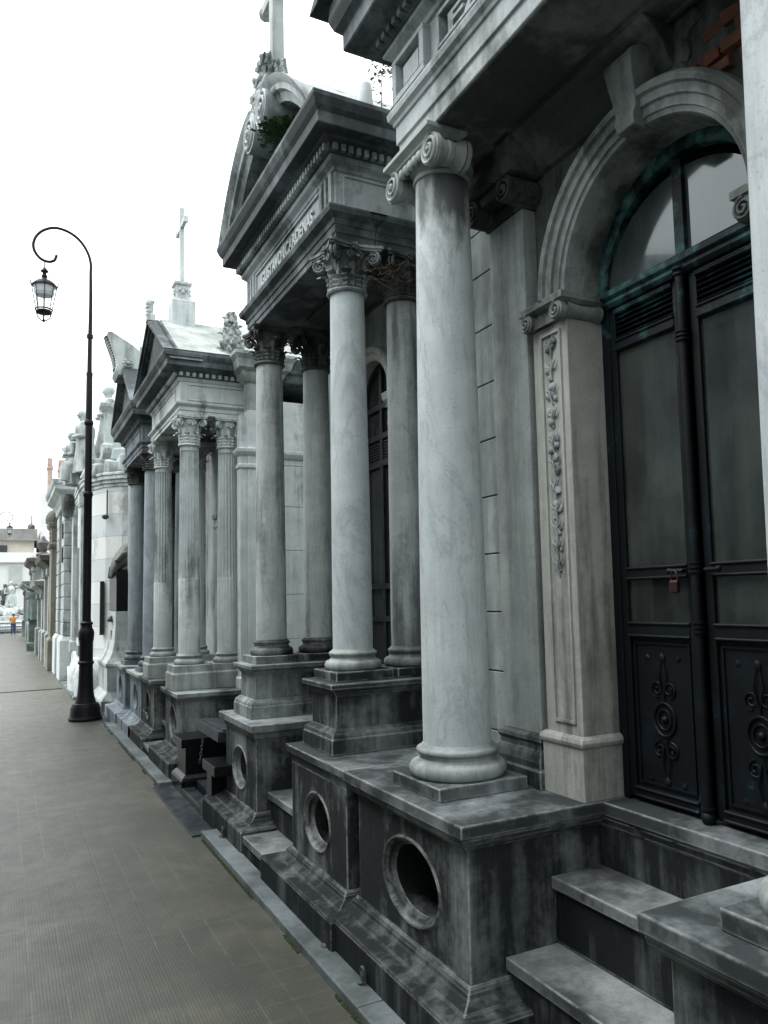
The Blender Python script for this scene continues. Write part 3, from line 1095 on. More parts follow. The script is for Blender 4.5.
# door jambs with carved drops
for k, (ya, yb) in enumerate(((2.30, 2.515), (1.245, 1.46))):
    bm = B()
    box(bm, 1.875, 2.085, ya, yb, 0.965, 2.55)
    jb = part('door_jamb', bm, M['cream'], T1, bevel=0.004)
    bm = B()
    stack(bm, (1.868, 2.085, ya - 0.004, yb + 0.004), [(0.008, 0.746), (0.008, 0.935), (0.016, 0.942), (0.020, 0.955), (0.014, 0.968), (0.002, 0.978)])
    part('jamb_base', bm, M['cream'], jb, bevel=0.003)
    bm = B()
    frame_panel(bm, 'y', 1.875, ya + 0.035, yb - 0.055, 1.02, 2.52, 0.010, 0.008)
    part('panel_frame', bm, M['cream'], jb)
    bm = B()
    yc = (ya + 0.035 + yb - 0.055) / 2
    z = 2.46
    q = random.Random(3 + k)
    while z > 1.60:
        sz = 0.020 if z > 1.8 else 0.011
        for _ in range(5):
            blob(bm, (1.872, yc + q.uniform(-0.024, 0.024), z + q.uniform(-0.028, 0.028)), sz * q.uniform(0.5, 0.9), 1, (0.8, 1, 1.3), 0.25)
        for sgn in (-1, 1):
            tube(bm, [(1.872, yc, z), (1.862, yc + sgn * 0.02, z + 0.015), (1.868, yc + sgn * 0.03, z + 0.035)], [0.006, 0.005, 0.002], 5)
        tube(bm, [(1.872, yc, z + 0.03), (1.866, yc + q.uniform(-0.008, 0.008), z), (1.872, yc, z - 0.04)], 0.005, 5)
        z -= q.uniform(0.075, 0.10) if z > 1.85 else 0.07
    part('carved_garland', bm, M['carve'], jb, smooth=True, angle=60)
    # impost with small volutes
    bm = B()
    stack(bm, (1.855, 2.035, ya - 0.005, yb + 0.005), [(0.0, 2.552), (0.0, 2.60), (0.012, 2.605), (0.018, 2.612), (0.026, 2.618), (0.026, 2.642)])
    for y in (ya + 0.012, yb - 0.012):
        prism(bm, [(y + 0.036 * cos(t), 2.578 + 0.036 * sin(t)) for t in [2 * pi * i / 18 for i in range(18)]], 'x', 1.835, 1.90 if y > 2.0 and y < 2.4 else 1.87)
        tube(bm, spiral((1.832, y, 2.578), (0, 1, 0), (0, 0, 1), 0.031, 2.0, 30, pi / 2, -1, (-0.005, 0, 0)), 0.0048, 6)
    yr = ya + 0.0 if k == 0 else yb
    lath = []
    for i in range(13):
        x = 1.86 + 0.17 * i / 12
        rr = 0.036 * (0.72 + 0.28 * abs(-1 + i / 6) ** 1.5)
        lath.append([bm.verts.new((x, yr + rr * cos(2 * pi * j / 16), 2.578 + rr * sin(2 * pi * j / 16))) for j in range(16)])
    for a, b in zip(lath, lath[1:]):
        for j in range(16):
            bm.faces.new((a[j], a[(j + 1) % 16], b[(j + 1) % 16], b[j]))
    part('impost', bm, M['archdark'], jb, smooth=True, angle=35)

bm = B()
arch_sweep(bm, 1.88, 2.64, [(0.421, 2.07), (0.419, 1.885), (0.424, 1.872), (0.440, 1.868), (0.442, 1.860), (0.470, 1.858), (0.474, 1.846), (0.500, 1.842),
                            (0.506, 1.828), (0.523, 1.822), (0.537, 1.834), (0.542, 1.850), (0.542, 2.07)])
part('archivolt', bm, M['archdark'], T1, smooth=True, angle=30)
bm = B()
pr = [(1.84, 3.32), (1.825, 3.315), (1.800, 3.30), (1.796, 3.275), (1.806, 3.22), (1.818, 3.17), (1.826, 3.12), (1.815, 3.09), (1.822, 3.055), (1.90, 3.05), (1.97, 3.055), (1.97, 3.32)]
n = len(pr)
L, Rr = [], []
for x, z in pr:
    hw = 0.040 + 0.030 * (z - 3.05) / 0.27
    L.append(bm.verts.new((x, 1.885 + hw, z))); Rr.append(bm.verts.new((x, 1.885 - hw, z)))
for i in range(n):
    j = (i + 1) % n
    bm.faces.new((L[i], L[j], Rr[j], Rr[i]))
bm.faces.new(L); bm.faces.new(Rr[::-1])
part('keystone', bm, M['archdark'], T1, bevel=0.004)
bm = B()
q = random.Random(21)
for i in range(4):
    for j in range(6):
        y0 = 1.28 + j * 0.088 + (i % 2) * 0.04
        if y0 > 1.68 + q.uniform(-0.05, 0.05) or (i < 1 and j > 3) or q.random() < 0.10:
            continue
        d = q.uniform(0, 0.022)
        vs = box(bm, 1.925 + d, 1.960, y0, y0 + q.uniform(0.060, 0.080), 3.105 + i * 0.047, 3.144 + i * 0.047)
        for v in vs:
            v.co += Vector((q.uniform(-0.006, 0.006) if v.co.x < 1.95 else 0, q.uniform(-0.007, 0.007), q.uniform(-0.006, 0.006)))
part('exposed_brick', bm, plain('raw_red_brick', (0.26, 0.10, 0.062), (0.15, 0.085, 0.07), 0.95, 0, 22, 0.2, 0.6), w1, bevel=0.006)
bm = B()
for (y, z, r) in ((1.77, 3.22, 0.05), (1.745, 3.27, 0.045), (1.78, 3.31, 0.06), (1.74, 3.35, 0.05), (1.70, 3.37, 0.04)):
    blob(bm, (1.952, y, z), r, 2, (0.35, 1, 1.1), 0.12)
part('broken_plaster', bm, M['dimstone'], w1, smooth=True)

# door
X0 = 2.045
YC = 1.88
bm = B()
box(bm, X0, X0 + 0.04, YC + 0.378, YC + 0.418, 0.746, 2.64)
box(bm, X0, X0 + 0.04, YC - 0.418, YC - 0.378, 0.746, 2.64)
arch_sweep(bm, YC, 2.64, [(0.378, X0 + 0.04), (0.378, X0), (0.398, X0 - 0.012), (0.418, X0 - 0.012), (0.418, X0 + 0.04)])
stack(bm, (X0 - 0.010, X0 + 0.04, YC - 0.378, YC + 0.378), [(-0.001, 2.585), (0.004, 2.59), (0.012, 2.60), (0.004, 2.615), (0.018, 2.625), (0.018, 2.645), (0.0, 2.66)])
stack(bm, (X0 - 0.004, X0 + 0.04, YC - 0.022, YC + 0.022), [(0, 2.66), (0, 2.995)])
door = part('door', bm, M['door'], T1, bevel=0.002)
for sgn in (1, -1):
    bm = B()
    ys = sorted((YC + sgn * 0.378, YC + sgn * 0.022))
    y0, y1 = ys
    xa, xb = X0 + 0.006, X0 + 0.036
    for (a, b_) in ((y0, y0 + 0.032), (y1 - 0.032, y1)):
        box(bm, xa, xb, a, b_, 0.76, 2.580)
    for (za, zb) in ((0.76, 0.80), (1.335, 1.392), (1.543, 1.592), (2.415, 2.462), (2.560, 2.580)):
        box(bm, xa - 0.003, xb, y0 + 0.031, y1 - 0.031, za, zb)
        tube(bm, [(xa - 0.004, y0 + 0.03, zb - 0.006), (xa - 0.004, y1 - 0.03, zb - 0.006)], 0.006, 6)
        tube(bm, [(xa - 0.004, y0 + 0.03, za + 0.006), (xa - 0.004, y1 - 0.03, za + 0.006)], 0.006, 6)
    lf = part('door_leaf', bm, M['door'], door, bevel=0.002)
    bm = B()
    box(bm, xa + 0.012, xb, y0 + 0.03, y1 - 0.03, 1.59, 2.418)
    part('glass_pane', bm, M['glass'], door)
    bm = B()
    box(bm, xa + 0.012, xb, y0 + 0.03, y1 - 0.03, 1.390, 1.545)
    part('glass_pane', bm, M['glass'], door)
    bm = B()
    for i in range(5):
        z = 2.468 + i * 0.0190
        vs = [(xa - 0.002, z), (xa + 0.004, z - 0.003), (xa + 0.026, z + 0.013), (xa + 0.020, z + 0.016)]
        prism(bm, vs, 'y', y0 + 0.03, y1 - 0.03)
        # prism on axis 'y' takes (x,z) pairs
    part('louvre', bm, M['door'], door)
    bm = B()
    box(bm, xa + 0.012, xb, y0 + 0.03, y1 - 0.03, 0.795, 1.34)
    frame_panel(bm, 'y', xa + 0.012, y0 + 0.045, y1 - 0.045, 0.815, 1.32, 0.008, 0.006)
    yc, zc = (y0 + y1) / 2, 1.05
    for r, w in ((0.050, 0.0045), (0.030, 0.003)):
        tube(bm, [(xa + 0.008, yc + r * cos(t), zc + r * sin(t) * 1.15) for t in [2 * pi * i / 28 for i in range(29)]], w, 6)
    blob(bm, (xa + 0.012, yc, zc), 0.014, 2)
    for up in (1, -1):
        for sg in (1, -1):
            tube(bm, spiral((xa + 0.008, yc + sg * 0.028, zc + up * 0.105), (0, sg, 0), (0, 0, up), 0.026, 1.6, 24, -pi / 2, 1), 0.003, 5)
            tube(bm, [(xa + 0.008, yc, zc + up * 0.07), (xa + 0.004, yc + sg * 0.018, zc + up * 0.15), (xa + 0.008, yc + sg * 0.008, zc + up * 0.20)], [0.003, 0.004, 0.0015], 5)
            blob(bm, (xa + 0.012, yc + sg * 0.075, zc + up * 0.215), 0.012, 1, (0.5, 1, 1), 0.2)
        blob(bm, (xa + 0.008, yc, zc + up * 0.215), 0.014, 1, (0.5, 1, 1.4))
    part('door_panel', bm, M['door'], door, smooth=True, angle=40)
bm = B()
tube(bm, [(X0 - 0.012, YC, 0.77), (X0 - 0.012, YC, 2.58)], 0.017, 12)
for z in (0.79, 1.36, 1.375, 1.39, 1.56, 1.575, 1.59, 2.35, 2.365, 2.38, 2.58, 2.60):
    tube(bm, [(X0 - 0.012, YC, z), (X0 - 0.012, YC, z + 0.008)], 0.024, 12)
blob(bm, (X0 - 0.012, YC, 0.765), 0.026, 2)
part('closing_rod', bm, M['door'], door, smooth=True)
for sgn in (1, -1):
    bm = B()
    tube(bm, [(X0 - 0.004, YC + sgn * 0.05, 1.568), (X0 - 0.02, YC + sgn * 0.05, 1.568), (X0 - 0.024, YC + sgn * 0.10, 1.568)], 0.0075, 8)
    blob(bm, (X0 - 0.024, YC + sgn * 0.105, 1.568), 0.011, 2)
    part('handle', bm, M['door'], door, smooth=True)
for sgn in (1, -1):
    bm = B()
    pts = [(YC + sgn * 0.023, 2.66)] + [(YC + sgn * 0.376 * cos(t), 2.66 + 0.0 + 0.310 * sin(t)) for t in [pi / 2 * i / 14 for i in range(15)]][0:14] + [(YC + sgn * 0.023, 2.972)]
    prism(bm, pts if sgn > 0 else pts[::-1], 'x', X0 + 0.014, X0 + 0.02)
    part('fanlight_pane', bm, M['fanglass'], door)
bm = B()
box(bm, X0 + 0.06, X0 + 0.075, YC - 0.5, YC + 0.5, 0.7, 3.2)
part('dark_interior', bm, M['black'], T1)  # black sheet standing in for the unlit chamber behind the door
# padlock on the chain between the handles
bm = B()
tube(bm, [(X0 - 0.03, YC + 0.062, 1.535), (X0 - 0.03, YC + 0.066, 1.560), (X0 - 0.03, YC + 0.078, 1.570), (X0 - 0.03, YC + 0.090, 1.560), (X0 - 0.03, YC + 0.094, 1.535)], 0.004, 8)
stack(bm, (X0 - 0.038, X0 - 0.022, YC + 0.060, YC + 0.096), [(-0.004, 1.492), (0, 1.498), (0, 1.530), (-0.004, 1.537)])
tag(part('padlock', bm, M['redlock'], bevel=0.003), 'small dull red padlock hanging on the handles of the arched bronze door', 'padlock')

# ceiling, entablature, cornice, pediment
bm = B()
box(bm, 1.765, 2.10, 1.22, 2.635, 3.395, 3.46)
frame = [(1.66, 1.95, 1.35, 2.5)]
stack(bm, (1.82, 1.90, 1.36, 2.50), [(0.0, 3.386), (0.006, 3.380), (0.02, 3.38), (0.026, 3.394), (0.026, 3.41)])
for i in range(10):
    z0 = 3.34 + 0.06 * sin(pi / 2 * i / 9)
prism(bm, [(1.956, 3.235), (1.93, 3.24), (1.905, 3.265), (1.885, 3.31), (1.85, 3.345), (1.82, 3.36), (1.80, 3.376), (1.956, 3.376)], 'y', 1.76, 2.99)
sf = part('portico_ceiling', bm, M['soffitdark'], T1)
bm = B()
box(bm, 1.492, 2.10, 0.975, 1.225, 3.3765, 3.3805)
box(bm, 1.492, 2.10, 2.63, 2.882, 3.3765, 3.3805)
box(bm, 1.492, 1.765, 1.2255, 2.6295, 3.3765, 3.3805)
part('soffit_slab', bm, M['soffitdark'], sf)  # thin slabs of darker stone along the beam undersides
bm = B()
EN1 = (1.480, 2.35, 0.965, 2.89)
# hollow underside: three beams rather than a slab
for r in ((1.480, 1.76, 0.965, 2.89),):
    stack(bm, r, [(-0.004, 3.381), (0.0, 3.384), (0.0, 3.452), (0.010, 3.454), (0.010, 3.534), (0.018, 3.536), (0.022, 3.552), (0.036, 3.566), (0.040, 3.586), (0.040, 3.598), (0.0, 3.603)])
for ya, yb in ((2.64, 2.89), (0.965, 1.215)):
    stack(bm, (1.764, 2.35, ya, yb), [(-0.004, 3.381), (0.0, 3.384), (0.0, 3.452), (0.010, 3.454), (0.010, 3.534), (0.018, 3.536), (0.022, 3.552), (0.036, 3.566), (0.040, 3.586), (0.040, 3.598), (0.0, 3.603)])
ar1 = part('architrave', bm, M['entab'], T1, bevel=0.003)
bm = B()
stack(bm, (1.484, 2.35, 0.969, 2.886), [(0, 3.602), (0, 3.815), (0.014, 3.822), (0.018, 3.84), (0.05, 3.862), (0.055, 3.875)])
fr1 = part('frieze', bm, M['entab'], T1, bevel=0.003)
for (ya, yb) in ((2.60, 2.885), (0.97, 1.255)):
    bm = B()
    for (p, q, r, s) in ((ya, yb, 3.612, 3.642), (ya, yb, 3.792, 3.812), (ya, ya + 0.035, 3.643, 3.791), (yb - 0.035, yb, 3.643, 3.791)):
        box(bm, 1.448, 1.486, p, q, r, s)
    box(bm, 1.440, 1.482, ya - 0.006, yb + 0.012, 3.604, 3.6115)
    stack(bm, (1.466, 1.486, ya + 0.075, yb - 0.075), [(0, 3.672), (0, 3.758)])
    part('frieze_panel', bm, M['entab'], fr1, bevel=0.002)
    bm = B()
    box(bm, 1.480, 1.4838, ya + 0.034, yb - 0.034, 3.642, 3.792)
    part('panel_field', bm, M['archdark'], fr1)
bm = B()
ya, yb = 1.40, 2.475
for (p, q, r, s) in ((ya, yb, 3.604, 3.618), (ya, yb, 3.735, 3.752), (ya, ya + 0.018, 3.619, 3.734), (yb - 0.018, yb, 3.619, 3.734)):
    box(bm, 1.440, 1.486, p, q, r, s)
ip = part('inscription_panel', bm, M['entab'], fr1, bevel=0.002)
bm = B()
box(bm, 1.479, 1.4835, ya + 0.018, yb - 0.018, 3.6185, 3.7345)
part('inscription_field', bm, M['archdark'], fr1)
text_part('inscription', 'FAMILIA', 0.118, (1.468, (ya + yb) / 2, 3.634), fr1, M['entab'], width=0.98, depth=0.011)
bm = B()
CO1 = [(0.0, 3.868), (0.06, 3.880), (0.07, 3.90), (0.095, 3.925), (0.105, 3.930), (0.18, 3.944), (0.185, 3.95), (0.185, 4.02), (0.195, 4.03), (0.215, 4.05), (0.230, 4.085), (0.235, 4.10), (0.230, 4.145), (0.232, 4.15), (0.225, 4.185), (0.16, 4.23)]
stack(bm, (1.484, 2.5, 0.969, 2.886), CO1)
dentils(bm, 'y', 1.43, 0.93, 2.92, 3.883, 3.912, 0.028, 0.022, 0.045)
part('cornice', bm, M['darkcornice'], T1, bevel=0.004)
bm = B()
prism(bm, [(0.72, 4.20), (3.13, 4.20), (1.93, 4.85)], 'x', 1.24, 2.4)
prism(bm, [(0.62, 4.19), (0.72, 4.185), (1.93, 4.86), (3.13, 4.185), (3.23, 4.19), (1.93, 4.98)], 'x', 1.20, 2.4)
part('pediment', bm, M['darkcornice'], T1)
bm = B()
box(bm, 2.35, 4.8, 0.4, 3.2, 4.002, 4.35)
part('roof', bm, M['grey'], T1)

# ================================================================== SECOND MAUSOLEUM (corinthian, round broken pediment)
T2 = thing('mausoleum', 'dark mausoleum with smooth corinthian columns on tall pedestals and a round broken pediment', 'mausoleum', (1.9, 4.55, 0), GM)
p2 = pedestal(T2, 1.366, 2.1, 3.335, 4.08, (3.71, 0.425, 0.155, 0.115), cap=[(o if i < 6 else o, z) for i, (o, z) in enumerate([(0.001, 0.652), (0.004, 0.69), (0.004, 0.702), (0.024, 0.705), (0.028, 0.745)])])
# its hidden twin keeps the moulded cap
p2b = pedestal(T2, 1.385, 2.1, 4.815, 5.545, (5.185, 0.425, 0.155, 0.115), cap=[(0.001, 0.652), (0.01, 0.66), (0.012, 0.69), (0.040, 0.70), (0.043, 0.745)])


def subped(T, x0, x1, y0, y1, z0, z1, mat='grimy'):
    bm = B()
    h = z1 - z0
    stack(bm, (x0, x1, y0, y1), [(0, z0 + 0.10), (0, z1 - 0.06)])
    p = part('upper_pedestal', bm, M[mat], T, bevel=0.003)
    bm = B()
    stack(bm, (x0, x1, y0, y1), [(0.040, z0), (0.040, z0 + 0.072), (0.034, z0 + 0.078), (0.036, z0 + 0.084), (0.030, z0 + 0.098), (0.012, z0 + 0.112), (0.001, z0 + 0.118)])
    part('upper_pedestal_base', bm, M[mat], p, bevel=0.003)
    bm = B()
    stack(bm, (x0, x1, y0, y1), [(0.001, z1 - 0.066), (0.008, z1 - 0.058), (0.012, z1 - 0.045), (0.026, z1 - 0.030), (0.040, z1 - 0.026), (0.042, z1 - 0.004), (0.038, z1)])
    part('upper_pedestal_cap', bm, M['cap'], p, bevel=0.003)
    return p


for yc in (3.825, 5.235):
    subped(T2, 1.452, 2.12, yc - 0.17, yc + 0.17, 0.7475, 1.087)
c2 = column(T2, 1.625, 3.84, 1.137, 0.105, 3.15, 3.392, 0.105, 0.092, 'cor', (0.158, 1.088, 1.137), ('shaft', 'grey', 'grimy', 'carve'))
c2b = column(T2, 1.625, 5.26, 1.137, 0.105, 3.15, 3.392, 0.103, 0.090, 'cor', (0.158, 1.088, 1.137), ('shaft_dim', 'grimy', 'grimy', 'carvedark'))
copy_part(c2b, T2, (0.345, 0.0, 0))
c2c = column(T2, 1.955, 3.83, 1.1375, 0.105, 3.15, 3.392, 0.100, 0.088, 'cor', (0.145, 1.0885, 1.1375), ('shaft_dim', 'grey', 'grimy', 'carvedark'))
# steps
for (x, z0, z1) in ((1.262, 0.0, 0.135), (1.455, 0.137, 0.335), (1.66, 0.337, 0.54), (1.86, 0.542, 0.745)):
    step(T2, x, 2.3, 4.083, 4.812, z0, z1)
# wall with arched door
YD = 4.60
bm = B()
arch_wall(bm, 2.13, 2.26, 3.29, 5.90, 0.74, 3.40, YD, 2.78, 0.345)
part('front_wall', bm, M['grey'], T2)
bm = B()
box(bm, 2.26, 4.6, 3.29, 3.42, 0, 3.95)
box(bm, 2.26, 4.6, 5.78, 5.90, 0, 3.95)
box(bm, 4.6, 4.7, 3.29, 5.90, 0, 3.95)
part('chamber_wall', bm, M['grey'], T2)
bm = B()
arch_sweep(bm, YD, 2.78, [(0.27, 2.24), (0.27, 2.10), (0.285, 2.09), (0.315, 2.09), (0.32, 2.075), (0.35, 2.07), (0.36, 2.085), (0.36, 2.24)])
part('archivolt', bm, M['cream'], T2, smooth=True, angle=30)
for (ya, yb) in ((YD - 0.345, YD - 0.27), (YD + 0.27, YD + 0.345)):
    bm = B()
    box(bm, 2.10, 2.24, ya, yb, 0.75, 2.56)
    j = part('door_jamb', bm, M['cream'], T2, bevel=0.003)
    bm = B()
    frame_panel(bm, 'y', 2.10, ya + 0.012, yb - 0.012, 0.95, 2.50, 0.007, 0.006)
    z = 2.44
    while z > 1.55:
        for _ in range(3):
            blob(bm, (2.098, (ya + yb) / 2 + random.uniform(-0.01, 0.01), z + random.uniform(-0.02, 0.02)), 0.009, 1, (0.8, 1, 1.4), 0.2)
        z -= 0.055
    part('carved_garland', bm, M['carve'], j)
    bm = B()
    stack(bm, (2.095, 2.24, ya, yb), [(0, 2.562), (0.004, 2.57), (0.004, 2.60), (0.0, 2.61), (0.0, 2.70), (0.014, 2.715), (0.026, 2.73), (0.030, 2.775)])
    for k in range(3):
        leaf(bm, 2.16, (ya + yb) / 2, 2.60, 0.05, pi + (k - 1) * 0.5, 0.09, 0.05, 0.02)
    part('impost', bm, M['cream'], j)
bm = B()
for (ya, yb) in ((YD - 0.27, YD - 0.235), (YD + 0.235, YD + 0.27), (YD - 0.02, YD + 0.02)):
    box(bm, 2.17, 2.20, ya, yb, 0.75, 2.78 if abs(ya + yb - 2 * YD) > 0.1 else 3.03)
for z in (0.76, 1.35, 1.56, 2.36, 2.54, 2.74):
    box(bm, 2.168, 2.198, YD - 0.269, YD + 0.269, z, z + 0.035)
arch_sweep(bm, YD, 2.78, [(0.235, 2.20), (0.235, 2.172), (0.268, 2.172), (0.268, 2.20)])
for i in range(7):
    box(bm, 2.176, 2.196, YD - 0.234, YD + 0.234, 2.40 + i * 0.019, 2.410 + i * 0.019)
box(bm, 2.185, 2.20, YD - 0.25, YD + 0.25, 0.78, 1.36)
d2 = part('door', bm, M['iron'], T2)
bm = B()
prism(bm, [(YD - 0.25, 1.38), (YD + 0.25, 1.38), (YD + 0.25, 2.78)] + [(YD + 0.25 * cos(t), 2.78 + 0.25 * sin(t)) for t in [pi * i / 16 for i in range(1, 16)]] + [(YD - 0.25, 2.78)], 'x', 2.19, 2.197)
part('glass_pane', bm, M['windowglass'], d2)
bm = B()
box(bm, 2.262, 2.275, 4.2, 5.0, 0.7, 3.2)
part('dark_interior', bm, M['black'], T2)  # black sheet in place of the dark chamber interior
# entablature
P2A = [(-0.006, 3.393), (0, 3.396), (0, 3.43), (0.008, 3.432), (0.008, 3.472), (0.016, 3.474), (0.018, 3.50), (0.034, 3.512), (0.050, 3.525), (0.056, 3.548), (0.056, 3.560), (0, 3.568)]
bm = B()
stack(bm, (1.512, 1.74, 3.715, 5.385), P2A)
stack(bm, (1.745, 2.30, 3.715, 3.94), P2A)
stack(bm, (1.745, 2.30, 5.16, 5.385), P2A)
part('architrave', bm, M['darkcornice'], T2, bevel=0.003)
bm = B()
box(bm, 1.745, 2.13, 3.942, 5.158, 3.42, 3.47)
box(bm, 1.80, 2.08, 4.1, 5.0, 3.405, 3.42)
part('portico_ceiling', bm, M['soffitdark'], T2)
bm = B()
stack(bm, (1.516, 2.35, 3.72, 5.38), [(0, 3.567), (0, 3.77), (0.01, 3.775), (0.016, 3.79), (0.04, 3.81), (0.045, 3.82), (0.045, 3.838)])
dentils(bm, 'y', 1.458, 3.66, 5.44, 3.845, 3.883, 0.024, 0.020, 0.024)
dentils(bm, 'x', 3.662, 1.47, 2.4, 3.845, 3.883, 0.024, 0.020, 0.024)
fr2 = part('frieze', bm, M['entab'], T2, bevel=0.002)
bm = B()
frame_panel(bm, 'y', 1.516, 3.92, 5.18, 3.580, 3.760, 0.014, 0.012)
for (ya, yb) in ((3.735, 3.77), (3.81, 3.835), (3.875, 3.90), (5.20, 5.225), (5.265, 5.29), (5.33, 5.365)):
    box(bm, 1.496, 1.517, ya, yb, 3.578, 3.762)
frame_panel(bm, 'x', 3.72, 1.56, 2.2, 3.580, 3.760, 0.010, 0.008)
part('frieze_panel', bm, M['entab'], fr2, bevel=0.001)
text_part('inscription', 'GUSTAVO J.CARDENAS', 0.115, (1.512, 4.53, 3.622), fr2, M['whitegrey'], width=1.0, depth=0.010)
bm = B()
stack(bm, (1.516, 2.45, 3.72, 5.38), [(0.0, 3.836), (0.05, 3.84), (0.058, 3.85), (0.058, 3.885), (0.085, 3.905), (0.09, 3.915), (0.150, 3.925), (0.152, 3.93), (0.152, 3.985), (0.158, 3.992), (0.170, 4.01), (0.182, 4.04), (0.186, 4.05), (0.186, 4.075), (0.12, 4.085)])
cc = part('cornice', bm, M['darkcornice'], T2, bevel=0.003)


# broken segmental pediment: two half arches ending in scrolls
bm = B()
YCN = 4.60


def halfarc(sgn):
    pts = []
    for i in range(19):
        k = i / 18
        y = 0.96 * (1 - k) + 0.12 * k
        z = 4.07 + 0.575 * sin(k * pi / 2) ** 0.92
        pts.append((YCN + sgn * y, z))
    return pts


for sgn in (1, -1):
    outer = halfarc(sgn)
    n = len(outer)
    prof = [(0.0, 1.335), (-0.018, 1.345), (-0.035, 1.36), (-0.045, 1.37), (-0.075, 1.375), (-0.085, 1.40), (-0.13, 1.42), (-0.14, 1.46), (-0.14, 1.60), (-0.02, 1.60), (0.0, 1.60)]
    prof = [(0.0, 2.35), (0.0, 1.335), (-0.018, 1.345), (-0.035, 1.36), (-0.045, 1.37), (-0.075, 1.375), (-0.085, 1.40), (-0.13, 1.42), (-0.14, 1.62), (-0.03, 1.62), (-0.03, 2.35)]
    rings = []
    for i, (y, z) in enumerate(outer):
        y0_, z0_ = outer[max(i - 1, 0)]
        y1_, z1_ = outer[min(i + 1, n - 1)]
        t = Vector((y1_ - y0_, z1_ - z0_)).normalized()
        nn = Vector((-t.y, t.x)) if sgn < 0 else Vector((t.y, -t.x))
        if nn.y < 0: nn = -nn
        rings.append([bm.verts.new((x, y + nn.x * o, max(z + nn.y * o, 4.055))) for o, x in prof])
    for a, b in zip(rings, rings[1:]):
        for k in range(len(prof)):
            l = (k + 1) % len(prof)
            bm.faces.new((a[k], a[l], b[l], b[k]))
    bm.faces.new(rings[0]); bm.faces.new(rings[-1][::-1])
    # scroll
    yc = YCN + sgn * 0.135
    zc = 4.50
    ring = []
    prism(bm, [(yc + 0.115 * cos(t), zc + 0.125 * sin(t)) for t in [2 * pi * i / 28 for i in range(28)]], 'x', 1.345, 1.75)
    tube(bm, spiral((1.342, yc, zc), (0, -sgn, 0), (0, 0, 1), 0.108, 2.6, 60, pi / 2, 1, (-0.012, 0, 0)), [0.012 * (1 - 0.4 * i / 60) for i in range(61)], 6)
    blob(bm, (1.338, yc, zc), 0.022, 2)
pdm = part('pediment', bm, M['entab'], T2, smooth=True, angle=30)
bm = B()
poly = [(YCN + 0.86, 4.08)] + [(y - 0.06 if y > YCN else y + 0.06, z - 0.10) for y, z in halfarc(1)[2:] if z - 0.1 > 4.08]
poly2 = [(y, z) for y, z in poly] + [(2 * YCN - y, z) for y, z in poly[::-1]]
prism(bm, poly2, 'x', 1.62, 2.3)
part('tympanum', bm, M['carvedark'], pdm)
# carved leaves in the tympanum
bm = B()
for i in range(60):
    a = random.uniform(0, pi)
    r = random.uniform(0.05, 0.34)
    blob(bm, (1.60, YCN + r * cos(a) * 1.4, 4.14 + r * sin(a) * 0.6), random.uniform(0.02, 0.045), 1, (0.8, 1, 1), 0.3)
part('carved_relief', bm, M['carvedark'], pdm, smooth=True)
bm = B()
box(bm, 2.30, 4.75, 3.6, 5.5, 3.952, 4.30)
part('roof', bm, M['grey'], T2)
# acroterion under the cross and the cross
bm = B()
lathe(bm, 1.48, 4.58, [(0.13, 4.56), (0.14, 4.62), (0.10, 4.66), (0.11, 4.72), (0.09, 4.80), (0.07, 4.86)], 20)
q = random.Random(31)
for (dy, zt, w) in ((-0.42, 4.64, 0.05), (-0.26, 4.74, 0.06), (0.30, 4.84, 0.085), (0.20, 4.90, 0.09), (0.10, 4.95, 0.09), (0.0, 4.93, 0.09), (-0.10, 4.88, 0.08)):
    z0 = 4.64 - abs(dy) * 0.25
    for k in range(9):
        t = k / 8
        c = Vector((1.385 + 0.03 * sin(t * 3) + q.uniform(-0.012, 0.012), 4.58 + dy * (0.65 + 0.35 * t), z0 + (zt - z0) * t))
        blob(bm, c, w * (0.62 - 0.38 * t) * q.uniform(0.8, 1.1), 1, (0.8, 1, 1.25), 0.16)
        if k % 2:
            for sg in (-1, 1):
                tip = c + Vector((-0.01, sg * w * 0.75, w * 0.35))
                tube(bm, [c, (c + tip) / 2 + Vector((0, 0, 0.006)), tip], [w * 0.26, w * 0.2, w * 0.05], 6)
part('acroterion', bm, M['carve'], pdm, smooth=True, angle=50)
bm = B()
stack(bm, (1.442, 1.518, 4.542, 4.618), [(0, 4.80), (0, 5.80)])
box(bm, 1.446, 1.514, 4.36, 4.541, 5.375, 5.445)
box(bm, 1.446, 1.514, 4.619, 4.80, 5.375, 5.445)
for y in (4.36, 4.80):
    blob(bm, (1.48, y, 5.41), 0.05, 2)
blob(bm, (1.48, 4.58, 5.82), 0.058, 2)
part('cross', bm, M['grey'], pdm, bevel=0.004)

